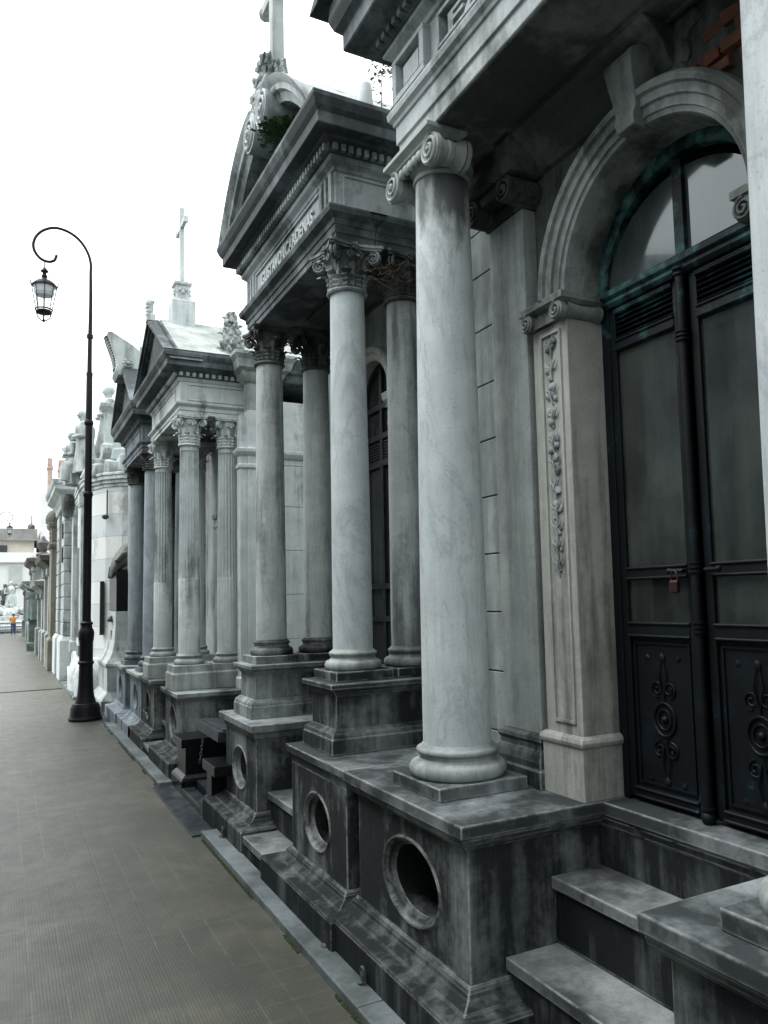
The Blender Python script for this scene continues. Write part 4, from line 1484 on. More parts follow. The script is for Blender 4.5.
# small plants that grow on the second tomb
def fern(name, label, c, n, size, mat, group=None, seed=1, up=0.3, cat='plant'):
    q = random.Random(seed)
    T = thing(name, label, cat, c, group)
    bm = B()
    for i in range(n):
        a = q.uniform(0, 2 * pi)
        e = q.uniform(0.1, 1.2)
        L = size * q.uniform(0.5, 1.0)
        p0 = Vector(c) + Vector((q.uniform(-0.03, 0.03), q.uniform(-0.03, 0.03), 0)) * size * 6
        d = Vector((cos(a) * cos(e), sin(a) * cos(e), sin(e) * up * 3)).normalized()
        pts = [p0 + d * L * t + Vector((0, 0, -0.5 * L * t * t * (1 - up))) for t in (0, 0.25, 0.5, 0.75, 1)]
        for (A, Bq) in zip(pts, pts[1:]):
            for s in (-1, 1):
                side = d.cross(Vector((0, 0, 1)))
                if side.length < 0.1: side = Vector((1, 0, 0))
                side.normalize()
                m_ = (A + Bq) / 2 + side * s * L * 0.07 + Vector((0, 0, q.uniform(-0.02, 0.02) * L))
                v = [bm.verts.new(x) for x in (A, m_ - d * L * 0.05, m_ + d * L * 0.06, Bq)]
                bm.faces.new(v)
    part('foliage', bm, mat, T)
    bm = B()
    for i in range(3):
        tube(bm, [Vector(c) + Vector((0.01 * i, 0.01 * i, -0.03)), Vector(c) + Vector((0.012 * i, -0.012 * i, size * 0.4))], size * 0.02, 5)
    part('stem', bm, M['twig'], T)
    return T


fern('fern', 'green fern growing beside the scrolls inside the round broken pediment', (1.43, 4.34, 4.27), 150, 0.19, M['leaf'], seed=4)


def weed(name, label, c, h, seed, mat, spread=0.12, nst=3):
    q = random.Random(seed)
    T = thing(name, label, 'plant', c)
    bm, bl = B(), B()
    for s in range(nst):
        x, y = c[0] + q.uniform(-1, 1) * 0.05, c[1] + (s - nst / 2) * 0.07
        hh = h * q.uniform(0.75, 1.0)
        pts = [Vector((x + q.uniform(-0.006, 0.006), y + q.uniform(-0.006, 0.006), c[2] + hh * k / 5)) for k in range(6)]
        tube(bm, pts, [0.0035 - 0.0004 * k for k in range(6)], 5)
        for k in range(14):
            k0 = q.uniform(0.55, 1.0)
            p = Vector((x, y, c[2] + hh * k0))
            a = q.uniform(0, 2 * pi)
            d = Vector((cos(a), sin(a), q.uniform(-0.4, 0.5))).normalized() * spread * q.uniform(0.5, 1.1)
            tube(bm, [p, p + d * 0.6 + Vector((0, 0, 0.01)), p + d], [0.0018, 0.0014, 0.001], 4)
            for t in (0.5, 0.75, 1.0):
                cc = p + d * t
                L = 0.030 * q.uniform(0.7, 1.3)
                dd = Vector((q.uniform(-1, 1), q.uniform(-1, 1), q.uniform(-0.8, 0.3))).normalized()
                sd = dd.cross(Vector((0, 0, 1))).normalized() * L * 0.22
                v = [bl.verts.new(z_) for z_ in (cc, cc + dd * L * 0.5 + sd, cc + dd * L, cc + dd * L * 0.5 - sd)]
                bl.faces.new(v)
    part('stem', bm, M['twig'], T)
    part('foliage', bl, mat, T)
    return T


weed('weed', 'spindly leafy weed on the cornice between the two nearest tombs', (1.80, 3.62, 4.08), 0.42, 5, M['leafgrey'], 0.13, 3)
# broken finials lying on the cornice
bm = B()
lathe(bm, 1.66, 3.62, [(0.035, 4.082), (0.04, 4.10), (0.034, 4.20), (0.03, 4.235), (0.012, 4.25)], 14)
blob(bm, (1.55, 3.64, 4.095), 0.045, 2, (1, 1.3, 0.5), 0.1)
part('stone_stub', bm, M['whitegrey'], T2, smooth=True)
# dry vine caught behind the near capital
T = thing('dry_vine', 'thin reddish dry vine tangled behind the nearest corinthian capital', 'vine', (1.80, 3.70, 3.26))
bm = B()
q = random.Random(12)
for i in range(9):
    p = Vector((1.66 + 0.02 * i, 3.70 + q.uniform(-0.03, 0.03), 3.24 + q.uniform(-0.03, 0.05)))
    pts = [p]
    for k in range(5):
        p = p + Vector((q.uniform(0.01, 0.05), q.uniform(-0.02, 0.01), q.uniform(-0.03, 0.035)))
        pts.append(p)
    tube(bm, pts, [0.0035] * 5 + [0.001], 5)
part('stem', bm, M['drytwig'], T)
bl = B()
for i in range(40):
    c = Vector((q.uniform(1.66, 2.0), 3.68 + q.uniform(-0.04, 0.03), q.uniform(3.2, 3.30)))
    dd = Vector((q.uniform(-1, 1), q.uniform(-1, 1), q.uniform(-1, 1))).normalized() * 0.022
    sd = dd.cross(Vector((0.3, 0.2, 1))).normalized() * 0.006
    bl.faces.new([bl.verts.new(z_) for z_ in (c, c + dd * 0.5 + sd, c + dd, c + dd * 0.5 - sd)])
part('foliage', bl, M['drytwig'], T)

# ================================================================== BLACK GRANITE CRYPT
T3 = thing('granite_crypt', 'low black granite crypt entrance with a chained slab, squeezed between the two pedestals', 'crypt', (1.8, 6.1, 0))
for (ya, yb, ztop) in ((5.62, 5.76, 0.40), (6.50, 6.84, 0.42)):
    bm = B()
    box(bm, 1.30, 2.1, ya, yb, 0.02, ztop - 0.07)
    fl = part('flank_block', bm, M['granite'], T3, bevel=0.004)
    bm = B()
    box(bm, 1.268, 2.12, ya - (0.22 if ya < 6 else 0.0), yb + (0.0 if ya < 6 else 0.02), ztop - 0.068, ztop)
    part('coping', bm, M['granite'], fl, bevel=0.004)
    bm = B()
    stack(bm, (1.30, 1.9, ya - (0.2 if ya < 6 else 0), yb), [(0.04, 0.012), (0.04, 0.10), (0.03, 0.12), (0.01, 0.14), (0.002, 0.145)])
    part('foot_moulding', bm, M['granite'], fl, bevel=0.003)
bm = B()
box(bm, 1.262, 1.36, 5.62, 6.84, 0.01, 0.055)
box(bm, 1.38, 1.9, 5.77, 6.49, 0.01, 0.10)
part('step', bm, M['slate'], T3, bevel=0.004)
bm = B()
box(bm, 1.95, 2.0, 5.5, 6.9, 0.0, 0.60)
part('back_panel', bm, M['black'], T3)
bm = B()
mt = Matrix.Translation((1.62, 5.86, 0.56)) @ Matrix.Rotation(radians(5), 4, 'Y')
for (xa, xb, ya, yb, za, zb) in ((-0.28, 0.30, -0.30, 0.42, -0.015, 0.018), (-0.25, -0.02, -0.26, 0.38, 0.018, 0.03), (0.02, 0.27, -0.26, 0.38, 0.018, 0.03), (-0.29, -0.275, -0.31, 0.43, -0.05, 0.02), (-0.28, 0.3, -0.315, -0.30, -0.05, 0.02)):
    vs = box(bm, xa, xb, ya, yb, za, zb)
    for v in vs:
        v.co = mt @ v.co
for i in range(7):
    blob(bm, mt @ Vector((-0.2 + 0.07 * i, -0.22 + 0.08 * (i % 3), 0.032)), 0.008, 1)
lid = part('cover_slab', bm, M['slate'], T3, bevel=0.002)
bm = B()
for k in range(9):
    z = 0.53 - 0.026 * k
    y = 6.02 + 0.006 * k
    c = Vector((1.335 - 0.002 * k, y, z))
    pts = [c + (Vector((0, 0.008 * cos(t), 0.016 * sin(t))) if k % 2 else Vector((0.008 * cos(t), 0, 0.016 * sin(t)))) for t in [2 * pi * i / 10 for i in range(11)]]
    tube(bm, pts, 0.0028, 5)
part('chain', bm, plain('worn_steel', (0.25, 0.26, 0.28), (0.12, 0.12, 0.13), 0.4, 0.8, 30), T3)

# ================================================================== THIRD MAUSOLEUM (white, fluted, gabled)
T4 = thing('mausoleum', 'pale mausoleum with fluted columns, triangular pediment and a tall stone cross on its roof', 'mausoleum', (2.0, 8.19, 0), GM)
CAP3 = [(0.001, 0.640), (0.012, 0.646), (0.018, 0.66), (0.036, 0.668), (0.040, 0.676), (0.046, 0.68), (0.046, 0.712), (0.043, 0.715)]


def ped3(T, ya, yb, mat='grimy'):
    bm = B()
    holed_die(bm, 1.385, 2.05, ya, yb, 0.205, 0.643, (ya + yb) / 2, 0.42, 0.14, 0.13)
    p = part('pedestal', bm, M[mat], T, bevel=0.004)
    bm = B()
    stack(bm, (1.385, 2.05, ya, yb), base_prof(0.0, 0.222))
    part('pedestal_base', bm, M['base' if mat == 'grimy' else mat], p, bevel=0.004)
    bm = B()
    stack(bm, (1.385, 2.05, ya, yb), CAP3)
    part('pedestal_cap', bm, M['cap'], p, bevel=0.004)
    return p


ped3(T4, 7.12, 7.85)
ped3(T4, 8.54, 9.25)
c3 = column(T4, 1.535, 7.52, 0.935, 0.10, 2.985, 3.262, 0.097, 0.086, 'cor', None, ('whitegrey', 'grey', 'grimy', 'whitegrey'), fl=(1.72, 2.93, 20, 0.015))
bm = B()
stack(bm, (1.535 - 0.165, 1.535 + 0.165, 7.52 - 0.165, 7.52 + 0.165), [(0.014, 0.716), (0.014, 0.86), (0.0, 0.872), (0, 0.935)])
part('plinth', bm, M['grey'], c3, bevel=0.004)
copy_part(c3, T4, (0, 8.88 - 7.52, 0))
copy_part(c3, T4, (0.36, 0, 0))
copy_part(c3, T4, (0.36, 8.88 - 7.52, 0))
for (x, z0, z1) in ((1.262, 0.0, 0.12), (1.46, 0.122, 0.31), (1.66, 0.312, 0.51), (1.86, 0.512, 0.712)):
    step(T4, x, 2.3, 7.856, 8.536, z0, z1)
bm = B()
arch_wall(bm, 2.08, 2.2, 7.2, 9.26, 0.70, 3.30, 8.19, 2.45, 0.34)
part('front_wall', bm, M['whitegrey'], T4)
bm = B()
arch_sweep(bm, 8.19, 2.45, [(0.30, 2.18), (0.30, 2.05), (0.33, 2.04), (0.36, 2.03), (0.40, 2.04), (0.41, 2.18)])
part('archivolt', bm, M['grey'], T4, smooth=True, angle=30)
for (ya, yb) in ((7.76, 7.89), (8.49, 8.62)):
    bm = B()
    stack(bm, (2.03, 2.18, ya, yb), [(0, 0.71), (0, 2.30), (0.01, 2.31), (0.01, 2.33), (0, 2.34), (0, 2.39), (0.02, 2.41), (0.025, 2.45)])
    part('door_jamb', bm, M['grey'], T4, bevel=0.003)
bm = B()
box(bm, 2.14, 2.16, 7.88, 8.50, 0.71, 2.46)
arch_sweep(bm, 8.19, 2.45, [(0.005, 2.16), (0.005, 2.14), (0.30, 2.14), (0.30, 2.16)])
for y in (7.9, 8.18, 8.46):
    box(bm, 2.125, 2.139, y, y + 0.03, 0.72, 2.45)
for z in (0.75, 1.4, 2.2, 2.42):
    box(bm, 2.127, 2.1385, 7.9, 8.49, z, z + 0.03)
part('door', bm, M['iron'], T4)
# body with corner pilaster: side wall faces the camera
bm = B()
for i, z in enumerate([0.0, 0.72, 1.14, 1.56, 1.98, 2.40, 2.80]):
    z1_ = [0.72, 1.14, 1.56, 1.98, 2.40, 2.80, 3.10][i]
    box(bm, 2.205, 5.2, 7.22, 9.24, z, z1_ - 0.006)
box(bm, 2.22, 5.18, 7.228, 9.232, 0.0, 3.12)
part('side_wall', bm, M['whitegrey'], T4, bevel=0.003)
for yb_ in (7.17,):
    bm = B()
    stack(bm, (2.0, 2.22, 7.17, 7.30), [(0.03, 0.0), (0.03, 0.80), (0, 0.82), (0, 2.74), (0.012, 2.75), (0.012, 2.78), (0.0, 2.79), (0.0, 2.86), (0.014, 2.875), (0.03, 2.90), (0.034, 2.93), (0.0, 2.94), (0, 3.30)])
    part('pilaster', bm, M['whitegrey'], T4, bevel=0.003)
    bm = B()
    stack(bm, (1.93, 2.01, 7.185, 7.30), [(0.015, 0.0), (0.015, 0.80), (0, 0.82), (0, 2.74), (0.012, 2.75), (0.012, 2.78), (0.0, 2.79), (0.0, 2.86), (0.014, 2.875), (0.03, 2.90), (0.034, 2.93), (0.0, 2.94), (0, 3.25)])
    part('pilaster', bm, M['whitegrey'], T4, bevel=0.003)
# side mouldings
bm = B()
stack(bm, (2.2, 5.2, 7.21, 9.25), [(0.004, 2.86), (0.014, 2.875), (0.03, 2.90), (0.034, 2.93), (0.003, 2.94)])
stack(bm, (2.2, 5.2, 7.21, 9.25), [(0.001, 2.942), (0.001, 3.42)])
part('side_frieze', bm, M['whitegrey'], T4, bevel=0.002)
bm = B()
P3A = [(-0.004, 3.263), (0, 3.266), (0, 3.30), (0.008, 3.302), (0.008, 3.335), (0.02, 3.345), (0.034, 3.36), (0.036, 3.378), (0.0, 3.384)]
stack(bm, (1.425, 1.645, 7.41, 8.99), P3A)
stack(bm, (1.65, 2.2, 7.41, 7.63), P3A)
stack(bm, (1.65, 2.2, 8.77, 8.99), P3A)
part('architrave', bm, M['whitegrey'], T4, bevel=0.003)
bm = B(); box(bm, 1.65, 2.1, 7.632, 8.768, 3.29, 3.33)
part('portico_ceiling', bm, M['soffitdark'], T4)
bm = B()
stack(bm, (1.428, 2.25, 7.413, 8.987), [(0, 3.383), (0, 3.575), (0.01, 3.58), (0.02, 3.60), (0.024, 3.61)])
dentils(bm, 'y', 1.393, 7.39, 9.01, 3.62, 3.655, 0.030, 0.026, 0.026)
dentils(bm, 'x', 7.378, 1.40, 2.12, 3.62, 3.655, 0.030, 0.026, 0.026)
fr3 = part('frieze', bm, M['whitegrey'], T4, bevel=0.002)
bm = B()
frame_panel(bm, 'y', 1.428, 7.62, 8.78, 3.40, 3.56, 0.014, 0.010)
frame_panel(bm, 'x', 7.413, 1.50, 2.08, 3.40, 3.56, 0.014, 0.010)
part('frieze_panel', bm, M['whitegrey'], fr3)
bm = B()
C3 = [(0.0, 3.608), (0.03, 3.612), (0.035, 3.62), (0.035, 3.655), (0.06, 3.67), (0.065, 3.68), (0.145, 3.69), (0.15, 3.74), (0.155, 3.745), (0.17, 3.77), (0.18, 3.79), (0.182, 3.815), (0.12, 3.822)]
stack(bm, (1.428, 5.2, 7.413, 8.987), C3)
stack(bm, (2.14, 5.1, 7.20, 9.2), [(0.03, 3.60), (0.07, 3.66), (0.10, 3.68), (0.12, 3.74), (0.14, 3.79), (0.14, 3.81), (0.02, 3.84)])
part('cornice', bm, M['darkcornice'], T4, bevel=0.003)
bm = B()
stack(bm, (2.00, 2.30, 7.18, 7.30), [(0.0, 3.30), (0.0, 3.56), (0.02, 3.58), (0.05, 3.63), (0.06, 3.66), (0.10, 3.69), (0.12, 3.76), (0.15, 3.80), (0.15, 3.83), (0.02, 3.85)])
part('cornice_return', bm, M['grey'], T4, bevel=0.003)
bm = B()
yl, yr, za, zp = 7.23, 9.15, 3.823, 4.41
prism(bm, [(yl, za), (yr, za), (8.19, zp)], 'x', 1.33, 1.36)
tym = part('tympanum', bm, M['darkcornice'], T4)
bm = B()
for sgn in (-1, 1):
    for (o0, o1, x0, x1) in ((0.0, 0.05, 1.246, 5.1), (0.05, 0.085, 1.27, 1.6), (0.085, 0.11, 1.30, 1.6)):
        a = Vector((8.19 + sgn * 0.96, za)); b_ = Vector((8.19, zp))
        nn = Vector((0, 1))
        prism(bm, [tuple(a - nn * o0), (8.19, zp - o0), (8.19, zp - o1), (a.x - sgn * 0.02, a.y - o1 + 0.05 if o1 > 0.05 else a.y - 0.001)], 'x', x0, x1)
part('pediment', bm, M['darkcornice'], T4)
bm = B()
prism(bm, [(7.24, 3.83), (9.14, 3.83), (8.19, 4.425)], 'x', 1.38, 5.0)
part('roof', bm, M['roofslab'], T4)
bm = B()
stack(bm, (1.475, 1.71, 8.075, 8.305), [(0.0, 4.30), (0.0, 4.62), (-0.01, 4.63)])
cp = part('cross_pedestal', bm, M['whitegrey'], T4, bevel=0.004)
bm = B()
stack(bm, (1.525, 1.66, 8.122, 8.258), [(0.02, 4.632), (0.02, 4.65), (0.0, 4.66), (0.0, 4.79), (0.022, 4.805), (0.022, 4.83)])
for k in range(16):
    a = k * pi / 8
    blob(bm, (1.593 + 0.075 * cos(a), 8.19 + 0.075 * sin(a), 4.72 + 0.03 * (k % 2)), 0.024, 1, (1, 1, 1.2), 0.1)
part('carved_block', bm, M['whitegrey'], cp, smooth=True, angle=40)
bm = B()
stack(bm, (1.572, 1.614, 8.169, 8.211), [(0, 4.832), (0, 5.66)])
box(bm, 1.574, 1.612, 7.99, 8.168, 5.43, 5.475)
box(bm, 1.574, 1.612, 8.212, 8.39, 5.43, 5.475)
for y in (7.99, 8.39):
    box(bm, 1.568, 1.618, y - 0.014, y + 0.014, 5.42, 5.485)
part('cross', bm, M['whitegrey'], cp, bevel=0.003)
bm = B()
stack(bm, (1.25, 1.31, 8.14, 8.24), [(0.01, 4.38), (0.01, 4.44), (-0.005, 4.46), (-0.005, 4.56), (0.008, 4.58), (-0.02, 4.64)])
for i in range(12):
    blob(bm, (1.25 + 0.01 * (i % 2), 8.14 + 0.1 * (i % 3) / 2, 4.44 + i * 0.013), 0.022, 1, (0.9, 1, 1.2), 0.15)
part('acroterion', bm, M['whitegrey'], T4, smooth=True)
# leafy dark urn at the back corner
bm = B()
lathe(bm, 1.90, 7.36, [(0.08, 3.80), (0.09, 3.86), (0.055, 3.90), (0.08, 3.96), (0.09, 4.02), (0.07, 4.10), (0.045, 4.16), (0.035, 4.24), (0.015, 4.30)], 16)
q = random.Random(77)
for k in range(60):
    a = k * 2.4
    zz = 3.86 + 0.42 * k / 60
    rr = 0.10 * (1 - 0.75 * (k / 60) ** 1.6)
    c = Vector((1.90 + rr * cos(a), 7.36 + rr * sin(a), zz))
    blob(bm, c, q.uniform(0.016, 0.034), 1, (1, 1, 1.3), 0.25)
    if k % 3 == 0:
        tube(bm, [c, c + Vector((cos(a), sin(a), 0.6)) * 0.03, c + Vector((cos(a) * 1.2, sin(a) * 1.2, 0.2)) * 0.05], [0.016, 0.012, 0.003], 6)
part('leaf_finial', bm, M['carve'], T4, smooth=True, angle=50)
fern('fern', 'small green plant sprouting from the oval opening of a fluted tomb pedestal', (1.375, 8.87, 0.36), 26, 0.10, M['leaf'], seed=8, up=0.5)

# ================================================================== FOURTH MAUSOLEUM (blue-grey)
T5 = thing('mausoleum', 'blue-grey mausoleum with plain round columns and dark triangular pediment, just before the lamp post', 'mausoleum', (2.0, 10.43, 0), GM)
for (ya, yb) in ((9.36, 10.2), (10.66, 11.5)):
    bm = B()
    holed_die(bm, 1.385, 2.05, ya, yb, 0.205, 0.643, (ya + yb) / 2, 0.43, 0.14, 0.13)
    p = part('pedestal', bm, M['blue'], T5, bevel=0.004)
    bm = B()
    stack(bm, (1.385, 2.05, ya, yb), base_prof(0.0, 0.222))
    part('pedestal_base', bm, M['blue'], p, bevel=0.004)
    bm = B()
    stack(bm, (1.385, 2.05, ya, yb), CAP3)
    part('pedestal_cap', bm, M['grey'], p, bevel=0.004)
cb = None
for i, y in enumerate((9.78, 11.04)):
    bm = B()
    lathe(bm, 1.565, y, shaft_prof(0.90, 3.10, 0.104, 0.090), 40)
    c = part('column', bm, M['bluecol'], T5, origin=(1.565, y, 0.75), smooth=True, angle=50)
    bm = B()
    column_base(bm, 1.565, y, 0.775, 0.108, 0.125)
    box(bm, 1.40, 1.73, y - 0.17, y + 0.17, 0.716, 0.774)
    part('column_base', bm, M['blue'], c, smooth=True, angle=40)
    bm = B()
    lathe(bm, 1.565, y, [(0.102, 3.09), (0.118, 3.10), (0.118, 3.115), (0.104, 3.12), (0.106, 3.20), (0.14, 3.26), (0.14, 3.27)], 28)
    for k in range(8):
        leaf(bm, 1.565, y, 3.115, 0.10, k * pi / 4, 0.10, 0.06, 0.03)
    stack(bm, (1.435, 1.695, y - 0.13, y + 0.13), [(0, 3.27), (0.02, 3.285), (0.02, 3.31)])
    part('capital', bm, M['carvedark'], c, smooth=True, angle=40)
    copy_part(c, T5, (0.36, 0, 0))
for (x, z0, z1) in ((1.27, 0.0, 0.15), (1.46, 0.152, 0.34), (1.66, 0.342, 0.53), (1.86, 0.532, 0.712)):
    step(T5, x, 2.2, 10.206, 10.654, z0, z1)
bm = B()
P4A = [(0, 3.312), (0, 3.35), (0.008, 3.352), (0.008, 3.39), (0.03, 3.41), (0.034, 3.43), (0.0, 3.436)]
stack(bm, (1.42, 2.3, 9.64, 11.20), P4A)
part('architrave', bm, M['blue'], T5, bevel=0.003)
bm = B()
stack(bm, (1.424, 2.3, 9.644, 11.196), [(0, 3.436), (0, 3.62), (0.02, 3.64)])
fr4 = part('frieze', bm, M['blue'], T5, bevel=0.003)
bm = B()
frame_panel(bm, 'y', 1.424, 9.8, 11.05, 3.45, 3.61, 0.014, 0.010)
part('frieze_panel', bm, M['entab'], fr4)
bm = B()
stack(bm, (1.424, 5.0, 9.644, 11.196), [(0.0, 3.638), (0.04, 3.645), (0.05, 3.70), (0.13, 3.72), (0.135, 3.78), (0.15, 3.80), (0.165, 3.84), (0.165, 3.865), (0.1, 3.87)])
part('cornice', bm, M['darkcornice'], T5, bevel=0.003)
bm = B()
zp4 = 4.62
for sgn in (-1, 1):
    for (o0, o1, x0, x1) in ((0.0, 0.06, 1.26, 5.0), (0.06, 0.10, 1.30, 1.6)):
        ax = 10.42 + sgn * 0.94
        prism(bm, [(ax, 3.872 - o0 * 0.0), (10.42, zp4 - o0), (10.42, zp4 - o1), (ax - sgn * 0.05, 3.871)], 'x', x0, x1)
prism(bm, [(9.52, 3.871), (11.32, 3.871), (10.42, zp4 - 0.06)], 'x', 1.36, 5.0)
part('pediment', bm, M['darkcornice'], T5)
bm = B()
box(bm, 2.2, 5.0, 9.6, 11.25, 0, 3.66)
box(bm, 1.62, 3.0, 11.30, 12.3, 0, 4.31)
part('body_wall', bm, M['grey'], T5)
bm = B()
box(bm, 2.17, 2.198, 10.1, 10.74, 0.72, 2.5)
part('door', bm, M['iron'], T5)
# prow-like scroll acroterion with rosette, curling forward over the pediment
bm = B()
out_ = [(1.09, 4.90), (1.125, 4.80), (1.16, 4.70), (1.19, 4.60), (1.20, 4.50), (1.19, 4.42), (1.22, 4.36), (1.60, 4.36), (1.58, 4.55), (1.50, 4.68), (1.38, 4.77), (1.26, 4.84), (1.14, 4.905)]
prism(bm, out_, 'y', 10.22, 10.64)
for k in range(8):
    a = k * pi / 4
    blob(bm, (1.33 + 0.045 * cos(a), 10.215, 4.52 + 0.045 * sin(a)), 0.026, 1)
blob(bm, (1.33, 10.20, 4.52), 0.03, 2)
for i in range(13):
    k = i / 12
    blob(bm, (1.085 + 0.105 * sin(k * pi / 2), 10.43, 4.88 - 0.40 * k), 0.022, 1, (1, 5, 1))
part('acroterion', bm, M['whitemarble'], T5, bevel=0.008)
bm = B()
lathe(bm, 1.74, 12.0, [(0.17, 4.3), (0.17, 5.08), (0.20, 5.10), (0.20, 5.14), (0.16, 5.16), (0.10, 5.20), (0.02, 5.23), (0.012, 5.33)], 10)
part('turret', bm, M['whitemarble'], T5)

# ================================================================== WHITE GRAVE MONUMENT
T6 = thing('grave_monument', 'white marble pedestal with flared foot and bronze ring handle, beside the lamp post', 'monument', (1.6, 12.9, 0))
bm = B()
stack(bm, (1.27, 2.2, 12.05, 13.3), [(0.03, 0.0), (0.03, 0.14), (-0.06, 0.26), (-0.06, 0.60), (-0.04, 0.62), (-0.04, 0.66), (-0.10, 0.74), (-0.14, 0.84), (-0.165, 0.98), (-0.18, 1.2), (-0.18, 1.40)])
part('pedestal', bm, M['whitemarble'], T6, bevel=0.006)
bm = B()
box(bm, 1.46, 2.0, 12.25, 13.1, 1.402, 1.98)
part('name_block', bm, M['granite'], T6, bevel=0.006)
bm = B()
box(bm, 1.435, 1.452, 12.58, 12.68, 0.98, 1.12)
tube(bm, [(1.42, 12.50, 1.30), (1.39, 12.60, 1.27), (1.42, 12.72, 1.30)], 0.022, 8)
blob(bm, (1.43, 12.62, 1.29), 0.05, 2)
part('handle', bm, M['bronzedark'], T6, smooth=True)


def figure(bm, base, h, lean=0.0, seat=False, face=(-1, 0), arm=0, q=None):
    """draped stone figure: robe, torso, head, arms as one skin of overlapping shells"""
    q = q or random.Random(1)
    bx, by, bz = base
    R = 0.20 * h
    prof = []
    for i in range(17):
        k = i / 16
        r = R * (1.15 - 0.55 * k + (0.20 * sin(k * pi * 1.0) if seat else 0.0))
        if k > 0.62:
            r = R * (0.80 + 0.14 * sin((k - 0.62) / 0.2 * pi / 2)) if k < 0.82 else R * 0.94 * max(0.28, 1 - ((k - 0.82) / 0.18) ** 2 * 0.72)
        prof.append((r, bz + h * 0.84 * k))
    seg = 36
    rings = []
    for r, z in prof:
        kk = (z - bz) / (h * 0.84)
        ring = []
        for i in range(seg):
            t = 2 * pi * i / seg
            fold = 1 + 0.10 * (1 - kk) * sin(t * 9 + kk * 3) + 0.05 * sin(t * 5 - kk * 5)
            ring.append(bm.verts.new((bx + face[0] * lean * kk + r * fold * cos(t) * 0.8, by + face[1] * lean * kk + r * fold * sin(t), z)))
        rings.append(ring)
    for a, b in zip(rings, rings[1:]):
        for i in range(seg):
            j = (i + 1) % seg
            bm.faces.new((a[i], a[j], b[j], b[i]))
    bm.faces.new(rings[0][::-1]); bm.faces.new(rings[-1])
    hx, hy = bx + face[0] * (lean + 0.02), by + face[1] * (lean + 0.02)
    tube(bm, [(hx, hy, bz + h * 0.80), (hx, hy, bz + h * 0.90)], R * 0.26, 10)
    blob(bm, (hx + face[0] * R * 0.06, hy + face[1] * R * 0.06, bz + h * 0.93), R * 0.36, 2, (1, 0.85, 1.2))
    blob(bm, (hx + face[0] * R * 0.42, hy + face[1] * R * 0.42, bz + h * 0.92), R * 0.07, 1)
    blob(bm, (hx - face[0] * R * 0.14, hy - face[1] * R * 0.14, bz + h * 0.945), R * 0.34, 2, (0.9, 0.9, 1.0), 0.05)
    sx_, sy_ = -face[1], face[0]
    for s in (-1, 1):
        sh = Vector((hx + sx_ * R * 0.75 * s, hy + sy_ * R * 0.75 * s, bz + h * 0.77))
        if arm == s:
            el = sh + Vector((face[0] * 0.10 * h + sx_ * s * 0.10 * h, face[1] * 0.1 * h + sy_ * s * 0.10 * h, 0.02 * h))
            ha = el + Vector((face[0] * 0.10 * h, face[1] * 0.10 * h, 0.10 * h))
        else:
            el = sh + Vector((sx_ * s * 0.04 * h, sy_ * s * 0.04 * h, -0.20 * h))
            ha = el + Vector((face[0] * 0.15 * h - sx_ * s * 0.08 * h, face[1] * 0.15 * h - sy_ * s * 0.08 * h, -0.02 * h))
        tube(bm, [sh, (sh + el) / 2, el, (el + ha) / 2, ha], [R * 0.28, R * 0.26, R * 0.22, R * 0.19, R * 0.12], 10)
        blob(bm, ha, R * 0.13, 1)
    return rings


T = thing('bronze_sculpture', 'dark bronze figure lying over the granite block of the white grave monument', 'sculpture', (1.64, 12.6, 1.98))
bm = B()
tube(bm, [(1.40, 12.35, 1.90), (1.44, 12.40, 2.02), (1.50, 12.48, 2.10), (1.58, 12.55, 2.20), (1.66, 12.62, 2.32), (1.76, 12.68, 2.42)], [0.03, 0.06, 0.10, 0.12, 0.11, 0.06], 12)
tube(bm, [(1.50, 12.45, 2.08), (1.42, 12.50, 2.04), (1.40, 12.55, 1.90)], [0.06, 0.045, 0.03], 10)
tube(bm, [(1.70, 12.58, 2.30), (1.56, 12.42, 2.24), (1.47, 12.38, 2.14)], [0.05, 0.045, 0.03], 10)
blob(bm, (1.78, 12.70, 2.47), 0.075, 2, (1, 0.9, 1.15))
blob(bm, (1.64, 12.6, 2.02), 0.17, 3, (1.2, 1.2, 0.5), 0.06)
part('cast_figure', bm, M['bronzedark'], T, smooth=True, angle=60)

# ================================================================== ROUND CORNERED STRIPED TOMB WITH SCULPTURES
T7 = thing('mausoleum', 'large white and blue banded marble tomb crowned with statues, behind the lamp post', 'mausoleum', (2.4, 15.5, 0), GM)
bm = B()
poly = [(1.28, 17.3), (1.28, 15.4), (1.30, 15.0), (1.38, 14.6), (1.52, 14.25), (1.75, 14.0), (2.1, 13.85), (5.5, 13.8), (5.5, 17.3)]


def zprism(bm, poly, z0, z1, grow=0.0):
    cx_ = sum(p[0] for p in poly) / len(poly); cy_ = sum(p[1] for p in poly) / len(poly)
    def g(p):
        d = Vector((p[0] - cx_, p[1] - cy_)); L = d.length
        d = d * (1 + grow / L)
        return (cx_ + d.x, cy_ + d.y)
    A = [bm.verts.new((*g(p), z0)) for p in poly]
    Bv = [bm.verts.new((*g(p), z1)) for p in poly]
    n = len(poly)
    for i in range(n):
        j = (i + 1) % n
        bm.faces.new((A[i], A[j], Bv[j], Bv[i]))
    bm.faces.new(A); bm.faces.new(Bv[::-1])


